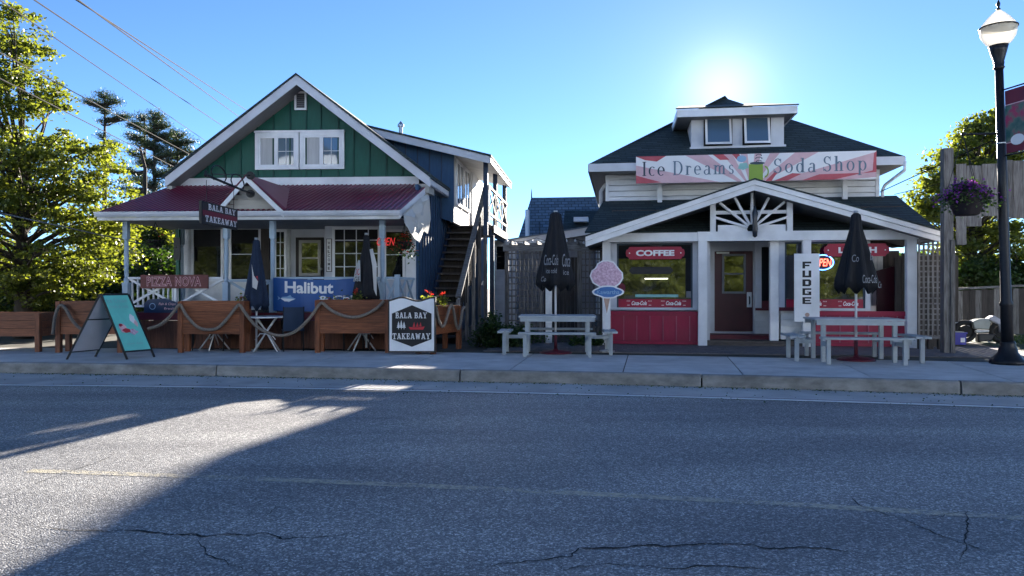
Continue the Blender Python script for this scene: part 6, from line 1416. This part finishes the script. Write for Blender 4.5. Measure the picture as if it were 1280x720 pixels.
# ------------------------------------------------------------------ right side: screen of old boards, trellis, fence, bin, scooter
def right_side():
    Y = 15.2; G = Fr(((1148-CX)/F*15.9, 15.9), 8.5); t = T('side_trellis', 'tall weathered wooden lattice at the right end of the soda shop porch', 'trellis', G.P(.3, 0, 0))
    a, b = G.u(1149, 0), G.u(1178, 0); z0, z1 = .28, G.z(1160, 302, 0); n = 5
    for i in range(n+1):
        u = a+(b-a)*i/n; box('slat', M['greywood'], t, G, u-.02, u+.02, 0, .012, z0, z1)
    z = z0
    while z < z1: box('cross_slat', M['greywoodh'], t, G, a, b, .014, .026, z, z+.032); z += .115
    box('bottom_rail', M['greywoodh'], t, G, a-.02, b+.02, -.03, -.002, z0-.05, z0); box('top_rail', M['greywoodh'], t, G, a-.02, b+.02, -.03, -.002, z1, z1+.05)
    for k in range(3): box('foot', M['darkwood'], t, G, a+k*.2, a+k*.2+.1, .03, .12, 0, z0-.06)
    # boards behind the lattice
    for i in range(7):
        box('rear_board', M['darkwood'], t, G, a-.25+i*.15, a-.25+i*.15+.14, .7, .73, 0, 2.0+.1*(i % 2))
    Pq = Fr(((1180-CX)/F*15.0, 15.0), 8.5); t = T('board_screen', 'screen of hanging weathered grey planks fixed to a tall square post', 'screen', Pq.P(0, 0, 0))
    u0, u1 = 0, Pq.u(1192, 0); zt = Pq.z(1186, 185, 0); box('post', M['greywood'], t, Pq, u0, u1, 0, .18, 0, zt)
    box('side_batten', M['greywood'], t, Pq, u1-.06, u1+.02, -.03, -.002, 0, Pq.z(1190, 300, 0))
    edges = [(1195.5, 1208, 205, 306), (1208.6, 1227, 207, 283), (1227.6, 1246, 205, 270), (1246.6, 1257, 203, 275), (1257.6, 1266, 200, 272), (1266.6, 1281, 201, 273), (1281.6, 1296, 202, 280), (1296.6, 1310, 204, 290)]
    for xa, xb, ya, yb in edges:
        box('plank', M['greywood'], t, Pq, Pq.u(xa, .05), Pq.u(xb, .05), .05+random.uniform(-.01, .01), .08, Pq.z(xa, yb, .05), Pq.z(xa, ya, .05))
    box('rail', M['greywoodh'], t, Pq, u1, Pq.u(1312, .05), .09, .14, Pq.z(1240, 225, .05), Pq.z(1240, 218, .05)); box('rail', M['greywoodh'], t, Pq, u1, Pq.u(1312, .05), .09, .14, Pq.z(1240, 262, .05), Pq.z(1240, 256, .05))
    e = Pq.u(1312, .05); box('post', M['greywood'], t, Pq, e, e+.2, 0, .18, 0, zt-.2)
    # fence
    A = Fr(((1196-CX)/F*21, 21), 4); t = T('board_fence', 'dark grey vertical board fence beyond the lawn on the right', 'fence', A.P(2, 0, 0))
    u = 0; i = 0
    while u < 4.2:
        w_ = .17; z1 = 1.24+.05*u; box('picket', M['darkwood'] if i % 3 else M['greywood'], t, A, u+.006, u+w_-.004, random.uniform(0, .012), .03, .02, z1+random.uniform(-.02, .02)); u += w_; i += 1
    MB().uz(A, [(0, 1.27), (4.2, 1.47), (4.2, 1.53), (0, 1.33)], -.03, .06).build('cap_rail', M['greywoodh'], t)
    # lawn and drive
    strip('driveway', lambda x: GO(x)+3.2, lambda x: GO(x)+5.4, -.004, M['concrete'], x0=9.0, x1=18)
    strip('lawn', lambda x: GO(x)+5.4, lambda x: GO(x)+14, -.004, M['grass'], x0=8.6, x1=24)
    g = rng.uniform(0, 1, (9000, 2)); P_ = [];
    for a_, b_ in g:
        x = 9.2+a_*8; o = off(x, GO(x)+5.45+b_*6); P_.append((o.x, o.y, .03))
    leaves('grass_tufts', np.array(P_), .10, M['blade'], aspect=.18, flat=2.5, kind='stuff', loc=(12, 16, 0))
    # blue bin
    Y = 17.2; Bx = Fr(((1193-CX)/F*Y, Y), 8); s = Y/F; t = T('recycling_box', 'small blue plastic recycling box with a white label beside the post', 'box', Bx.P(.15, 0, 0))
    a, b = 0, Bx.u(1209.5, 0); m = MB(); m.extr([Bx.P(a+.02, .02, 0), Bx.P(b-.02, .02, 0), Bx.P(b-.02, .33, 0), Bx.P(a+.02, .33, 0)], (0, 0, .25)); m.build('body', M['blueplastic'], t); box('rim', M['blueplastic'], t, Bx, a, b, 0, .35, .252, .285); box('lid_glare', M['cream'], t, Bx, a+.05, b-.05, .05, .3, .286, .30); box('label', M['whiteink'], t, Bx, (a+b)/2, b-.05, .014, .019, .06, .16)
    # scooter
    Y = 18.0; s = Y/F; V = Fr(((1195-CX)*s, Y), 6); X = lambda px: (px-1195)*s; Z = lambda py: H+(360-py)*s
    t = T('motor_scooter', 'pale motor scooter parked on the grass in front of the dark fence', 'scooter', V.P(X(1235), 0, 0))
    for px in (1208, 1250):
        c = (X(px), .25); w_ = MB(); pts = [V.P(c[0]+.22*math.cos(a), .1, .26+.22*math.sin(a)) for a in np.linspace(0, 2*math.pi, 25)]; w_.tube(pts, .06, 8, cap=False); wh = w_.build('wheel', M['rubber'], t, smooth=True)
        MB().extr([V.P(c[0]+.15*math.cos(a), .07, .26+.15*math.sin(a)) for a in np.linspace(0, 2*math.pi, 17)[:-1]], V.P(0, .06, 0)-V.P(0, 0, 0)).build('rim', M['rubber'], wh)
    def hull(name, pts, v0, v1, mat):
        m = MB(); m.uz(V, pts, v0, v1); o = m.build(name, M[mat], t); md = o.modifiers.new('b', 'BEVEL'); md.width = .03; md.segments = 2; return o
    hull('rear_body', [(X(1216), Z(411)), (X(1234), Z(412)), (X(1236), Z(402)), (X(1232), Z(398)), (X(1222), Z(399)), (X(1214), Z(402))], -.02, .26, 'cream')
    hull('lower_panel', [(X(1218), Z(416)), (X(1234), Z(415)), (X(1235), Z(412.5)), (X(1218), Z(412.5))], -.01, .24, 'whiteold')
    hull('engine', [(X(1222), Z(428)), (X(1238), Z(426)), (X(1244), Z(417)), (X(1222), Z(417))], .03, .2, 'black')
    hull('front_fairing', [(X(1233), Z(399)), (X(1240), Z(394)), (X(1248), Z(399)), (X(1252), Z(405)), (X(1251), Z(416)), (X(1247), Z(416)), (X(1246), Z(406)), (X(1238), Z(402))], 0, .22, 'greypanel')
    hull('seat', [(X(1234), Z(398)), (X(1238), Z(395)), (X(1247), Z(402)), (X(1243), Z(405))], .02, .2, 'black')
    MB().tube([V.P(X(1216), .1, Z(401)), V.P(X(1205), .1, Z(403)), V.P(X(1194), .1, Z(404))], .015, 6).build('handlebar', M['metal'], t); MB().tube([V.P(X(1232), .0, Z(426)), V.P(X(1234), -.05, 0.0)], .015, 6).build('stand', M['metal'], t)
    MB().tube([V.P(X(1214), .1, Z(405)), V.P(X(1208), .1, .26)], .03, 6).build('fork', M['metal'], t)
right_side()
# ================================================================== VEGETATION
def W3(px, py, Y): return np.array(pp(px, py, Y))
# big sunlit maple at the left
tree('maple_tree', 'large sunlit yellow green maple left of the green house', 'tree', (-12.9, 19.5, 0), 4.6,
     [(W3(40, 300, 19), (2.6, 2.2, 1.6), 2.6), (W3(95, 205, 19), (1.3, 1.5, 1.0), 1.0), (W3(30, 210, 19), (1.6, 2, 1.1), 1.1), (W3(120, 270, 19.5), (1.2, 1.4, 1.0), .9), (W3(25, 115, 18.6), (1.05, 1.4, .7), .95), (W3(10, 40, 18.3), (.75, 1.2, .7), .7), (W3(35, 350, 20), (2.2, 1.6, .9), 1.2), (W3(-90, 220, 19), (2, 2.5, 3), 1.6)], 900, 72, .095, M['leaf'], .2, 'trees behind the buildings', (.16, .42), flatness=.38, lf=.45)
# darker trees behind it, seen through the porch
tree('maple_tree', 'darker broad tree behind the left end of the porch', 'tree', (-13.5, 27, 0), 6.5,
     [(W3(190, 330, 27), (2.4, 2, 1.5), 1.6), (W3(120, 350, 26), (2.5, 2, 1.2), 1.2), (W3(215, 290, 28), (1.4, 1.5, 1.1), .8), (W3(60, 380, 24), (2.8, 2, .9), 1.0), (W3(150, 290, 27), (1.6, 1.4, 1), .7)], 300, 120, .15, M['leaf'], .18, 'trees behind the buildings', (.4, .9))
tree('maple_tree', 'dark low tree at the left edge beyond the first planter', 'tree', (-15.5, 23, 0), 3.4,
     [(W3(20, 365, 23), (3.2, 2, .8), 1), (W3(110, 375, 22.5), (2.2, 1.2, .7), .8), (W3(-60, 350, 23), (3, 2, 1.2), .8)], 180, 130, .13, M['leafd'], .14, 'trees behind the buildings', (.35, .8))
tree('maple_tree', 'small backlit shrubby tree right behind the porch railing', 'tree', (-11.5, 24, 0), 3.2,
     [(W3(200, 340, 24), (1.8, 1.4, 1.0), 1), (W3(150, 370, 23), (1.8, 1.2, .6), .7)], 90, 110, .12, M['leafd'], .12, 'trees behind the buildings', (.35, .7))
# pines
def pine(label, px, Y, tiers, ybase, lean=0):
    s = Y/F; ytop = tiers[0][1]; top = pp(px, ytop-2, Y); b = Vector((top.x+lean, Y, 0)); t = T('pine_tree', label, 'tree', b, 'tall pines behind the green house')
    MB().tube([b, b.lerp(top, .5), top], [.17, .11, .03], 8).build('trunk', M['bark'], t, smooth=True)
    br = MB(); P_ = []
    for (cx, cy, rx, ry, n) in tiers:
        for i in range(int(n*1.6)):
            a = rng.uniform(0, 2*math.pi); rr = rng.uniform(0, 1)**.5; c = pp(cx, cy, Y)+Vector((math.cos(a)*rx*s*rr, math.sin(a)*rx*s*rr*.8, (ry*s*.95)*rng.uniform(-1, 1)*(1-rr*.5)+ry*s*.25*rr))
            o = b.lerp(top, min(.99, max(.1, (c.z-rx*s*.25)/top.z))); br.tube([o, o.lerp(c, .55)-Vector((0, 0, .04)), c], [.03, .018, .008], 4, cap=False)
            # radiating needle tuft
            k = 30; d = rng.normal(size=(k, 3)); d[:, 2] = abs(d[:, 2])*.6; d /= np.linalg.norm(d, axis=1)[:, None]; P_.append(np.array(c)+d*rng.uniform(.04, .34, (k, 1)))
    br.build('branches', M['bark'], t, smooth=True); leaves('needles', np.concatenate(P_), .15, M['needle'], parent=t, aspect=.16, flat=1.0)
pine('tall thin pine with a sparse umbrella top beside the maple', 131, 34, [(130, 121, 8, 6, 12), (118, 130, 13, 5, 20), (142, 130, 9, 6, 16), (131, 140, 8, 5, 12), (153, 148, 10, 4, 16), (132, 154, 9, 4, 10), (125, 172, 6, 4, 6), (140, 182, 9, 4, 9), (126, 196, 8, 4, 8), (138, 212, 10, 5, 12), (128, 232, 12, 6, 14)], 240)
pine('dark full pine left of the green gable, slimmer of two', 181, 34, [(177, 150, 6, 6, 12), (170, 159, 12, 5, 20), (185, 165, 9, 5, 14), (164, 172, 9, 4, 12), (178, 180, 14, 6, 20), (168, 193, 9, 5, 12), (182, 205, 12, 6, 16), (160, 215, 9, 4, 12), (176, 226, 14, 6, 18), (160, 238, 12, 6, 14), (182, 246, 14, 7, 18)], 262)
pine('dark full pine standing closest to the green gable', 193, 33, [(194, 148, 8, 6, 18), (200, 158, 12, 6, 26), (188, 168, 10, 5, 16), (204, 172, 10, 6, 18), (194, 184, 15, 6, 24), (206, 196, 11, 6, 16), (186, 206, 12, 6, 16), (202, 218, 14, 7, 20), (190, 232, 16, 7, 22), (206, 246, 14, 8, 20)], 262)
pine('shorter bushy pine just above the left roof slope', 222, 34, [(221, 170, 9, 5, 20), (214, 180, 11, 5, 20), (228, 182, 10, 6, 18), (218, 194, 16, 7, 30), (210, 206, 12, 6, 20), (232, 192, 9, 4, 10), (214, 220, 14, 8, 22), (240, 178, 6, 3, 6)], 262)
# right hand tree
tree('maple_tree', 'backlit maple rising behind the weathered plank screen', 'tree', (15.6, 25, 0), 6.8,
     [(W3(1215, 215, 25), (1.5, 1.5, 1.2), 1.2), (W3(1175, 250, 25), (.9, 1.2, .9), .7), (W3(1235, 160, 25), (.7, 1, .55), .4), (W3(1262, 230, 25), (1.2, 1.5, 1.6), 1.2), (W3(1300, 180, 25), (1.6, 1.6, 1.6), .9), (W3(1240, 310, 25), (1.9, 1.4, 1.0), 1.3), (W3(1160, 275, 26), (.8, .8, .5), .3)], 330, 100, .14, M['leaf'], .2, 'trees behind the buildings', (.25, .6), flatness=.4)
tree('maple_tree', 'dark hedge like tree above the board fence on the right', 'tree', (16.2, 24, 0), 3.0, [(W3(1240, 345, 24), (2.2, 1, .6), 1), (W3(1310, 350, 24), (2, 1, .8), 1)], 110, 120, .12, M['leafd'], .12, 'trees behind the buildings', (.3, .6))
# far tree line closing the horizon
def far_wood(px0, px1, Y, h0):
    x0, x1 = (px0-CX)/F*Y, (px1-CX)/F*Y; n = int((x1-x0)*260); x = rng.uniform(x0, x1, n); hh = h0*(.75+.25*np.sin(x*.5)+.12*np.sin(x*1.7)); z = rng.uniform(0, 1, n)**.8*hh; y = Y+rng.normal(size=n)*1.6
    leaves('far_wood', np.stack([x, y, z], 1), .4, M['leafd'], kind='stuff', loc=((x0+x1)/2, Y, 0))
far_wood(-700, 330, 50, 4.2); far_wood(1000, 1900, 50, 3.6)
# shrubs by the trellis and stairs
def shrub(label, c, r, n, m='leafd', size=.07, name='shrub'):
    c = np.array(c); t = T(name, label, 'shrub', c*[1, 1, 0], 'green shrubs at the foot of the trellis')
    C = rng.normal(size=(26, 3)); C /= np.linalg.norm(C, axis=1)[:, None]; C[:, 2] = abs(C[:, 2]); C = C*np.array(r)*rng.uniform(.3, 1, (26, 1))+c
    g = np.concatenate([q+rng.normal(size=(n//26, 3))*[.10, .10, .06] for q in C]); leaves('foliage', g, size, M[m], parent=t)
    st = MB()
    for q in C[::2]: st.tube([Vector((c[0], c[1], 0)), Vector(q)], .008, 4, cap=False)
    st.build('stems', M['bark'], t)
shrub('wide green shrub at the foot of the stairs beside the trellis', (-.35, 16.6, .05), (.62, .45, .62), 3600)
shrub('low green shrub growing in front of the lattice, left of the table', (.30, 17.6, .05), (.45, .3, .42), 1600)
shrub('small low plant behind the picnic bench near the ice cream sign', (1.75, 17.0, .02), (.45, .25, .22), 900)
# trees across the road behind the viewer: what the shop windows mirror
lab = ['roadside maple across the road, seen only mirrored in the shop glass', 'second roadside maple across the road mirrored in the coffee window', 'third roadside maple across the road mirrored in the porch windows', 'fourth roadside maple across the road mirrored in the door glass', 'fifth roadside maple across the road mirrored in the right window', 'sixth roadside maple across the road mirrored in the right window', 'seventh roadside maple across the road, farthest right', 'maple in front of the pale building mirrored in the porch door', 'maple in front of the pale building mirrored in the left porch windows', 'maple across the road mirrored in the right porch window']
proto = tree('roadside_tree', lab[0], 'tree', (-14, -20, 0), 6.5, [(np.array((-14, -20, 4.2)), (3.4, 3, 3.0), 1), (np.array((-14, -20, 2.0)), (3.8, 3, 1.6), .6)], 300, 110, .2, M['leaf'], .2, 'trees across the road', (.5, 1.0))
for i, x in enumerate((-9, -4.5, .5, 5.5, 10, 15, -17.5, -23, -12)):
    o = dup(proto); place(o, (x, -20-(i % 2)*2 if i < 6 else -9.5, 0), i*1.1); o['label'] = lab[i+1]; o.scale = (1, 1, .9+.12*(i % 3))
# buildings across the road (added to bounce sunlight onto the fronts; also mirrored)
def across(label, x, y, w_, hgt, mat, rot=0):
    B = Fr((x, y), rot); t = T('building', label, 'building', B.P(w_/2, 0, 0), 'added bounce buildings across the road')
    box('wall', M[mat], t, B, 0, w_, -8, 0, 0, hgt)
    MB().uz(B, [(-.4, hgt), (w_+.4, hgt), (w_/2, hgt+w_*.22)], -8.4, .4).build('roof', M['shingle'], t)
    n = int(w_/2.6)
    for f in range(int(hgt//3)):
        for i in range(n):
            u = (i+.5)*w_/n; z = 1.0+f*3
            wn = MB().box(B, u-.55, u+.55, .003, .05, z, z+1.4).build('window', M['white'], t); box('pane', M['glassblue'], wn, B, u-.47, u+.47, .052, .06, z+.08, z+1.32)
for a in (('pale blue two storey building across the road, nearest on the right, added to bounce sunlight', 16, -12, 14.5, 10.5, 'bounceblue'), ('pale two storey building across the road, second on the right, added to bounce sunlight', 31.5, -12, 16, 10.5, 'bounceblue'),
          ('pale blue building across the road, farthest on the right, added to bounce sunlight', 49, -13, 18, 10, 'bounceblue'),
          ('pale blue two storey building across the road, nearest on the left, added to bounce sunlight', -30, -13.5, 14.5, 10.5, 'bounceblue'), ('pale blue building across the road, second on the left, added to bounce sunlight', -47, -13, 16, 10.5, 'bounceblue'),
          ('pale blue building across the road, farthest on the left, added to bounce sunlight', -66, -14, 18, 10, 'bounceblue'), ('pale building behind the roadside trees, added to bounce sunlight', -12, -27, 26, 10.5, 'bounceblue')): across(*a)
# ================================================================== WIRES
def wire(label, pts, r=.012, mat='wire', sag=0.0):
    P_ = [Vector(p) for p in pts]; a, b = P_[0], P_[-1]; line = [a.lerp(b, i/16)-Vector((0, 0, sag*4*(i/16)*(1-i/16))) for i in range(17)]
    tag(MB().tube(line, r, 5).build('power_line', M[mat], loc=a), label, 'power line', 'overhead power lines')
wire('upper of the close pair of wires crossing the sky to the gable', [pp(80, -10, 12), pp(330, 152, 34)], .013)
wire('lower of the close pair of wires crossing the sky to the gable', [pp(84, -10, 12), pp(318, 160, 34)], .013)
wire('single wire sloping from the top left sky to the left roof slope', [pp(25, -12, 12), pp(300, 172, 34)], .013)
wire('wire starting beside the upper maple branch and ending behind the roof', [pp(-30, -20, 12), pp(270, 185, 34)], .011)
wire('thin wire passing behind the thin pine at the left', [pp(-20, 55, 14), pp(260, 205, 34)], .013)
wire('lowest thin wire passing behind the maple at the left', [pp(-20, 88, 14), pp(250, 225, 34)], .013)
wire('pale cable sloping down across the maple to the porch', [pp(-20, 262, 13.5), pp(228, 316, 20)], .014, 'whitewire')
wire('short pale cable under the left porch roof end', [pp(170, 272, 17.5), pp(228, 292, 19.5)], .012, 'whitewire')
wire('dark service cable from the soda shop corner to the right', [Q.P(Q.u(1100, 2.6), 2.6, Q.z(1100, 240, 2.6)), pp(1240, 176, 15)], .012)
wire('thin cable below the service cable at the right', [pp(1118, 243, 22), pp(1190, 226, 22)], .010)
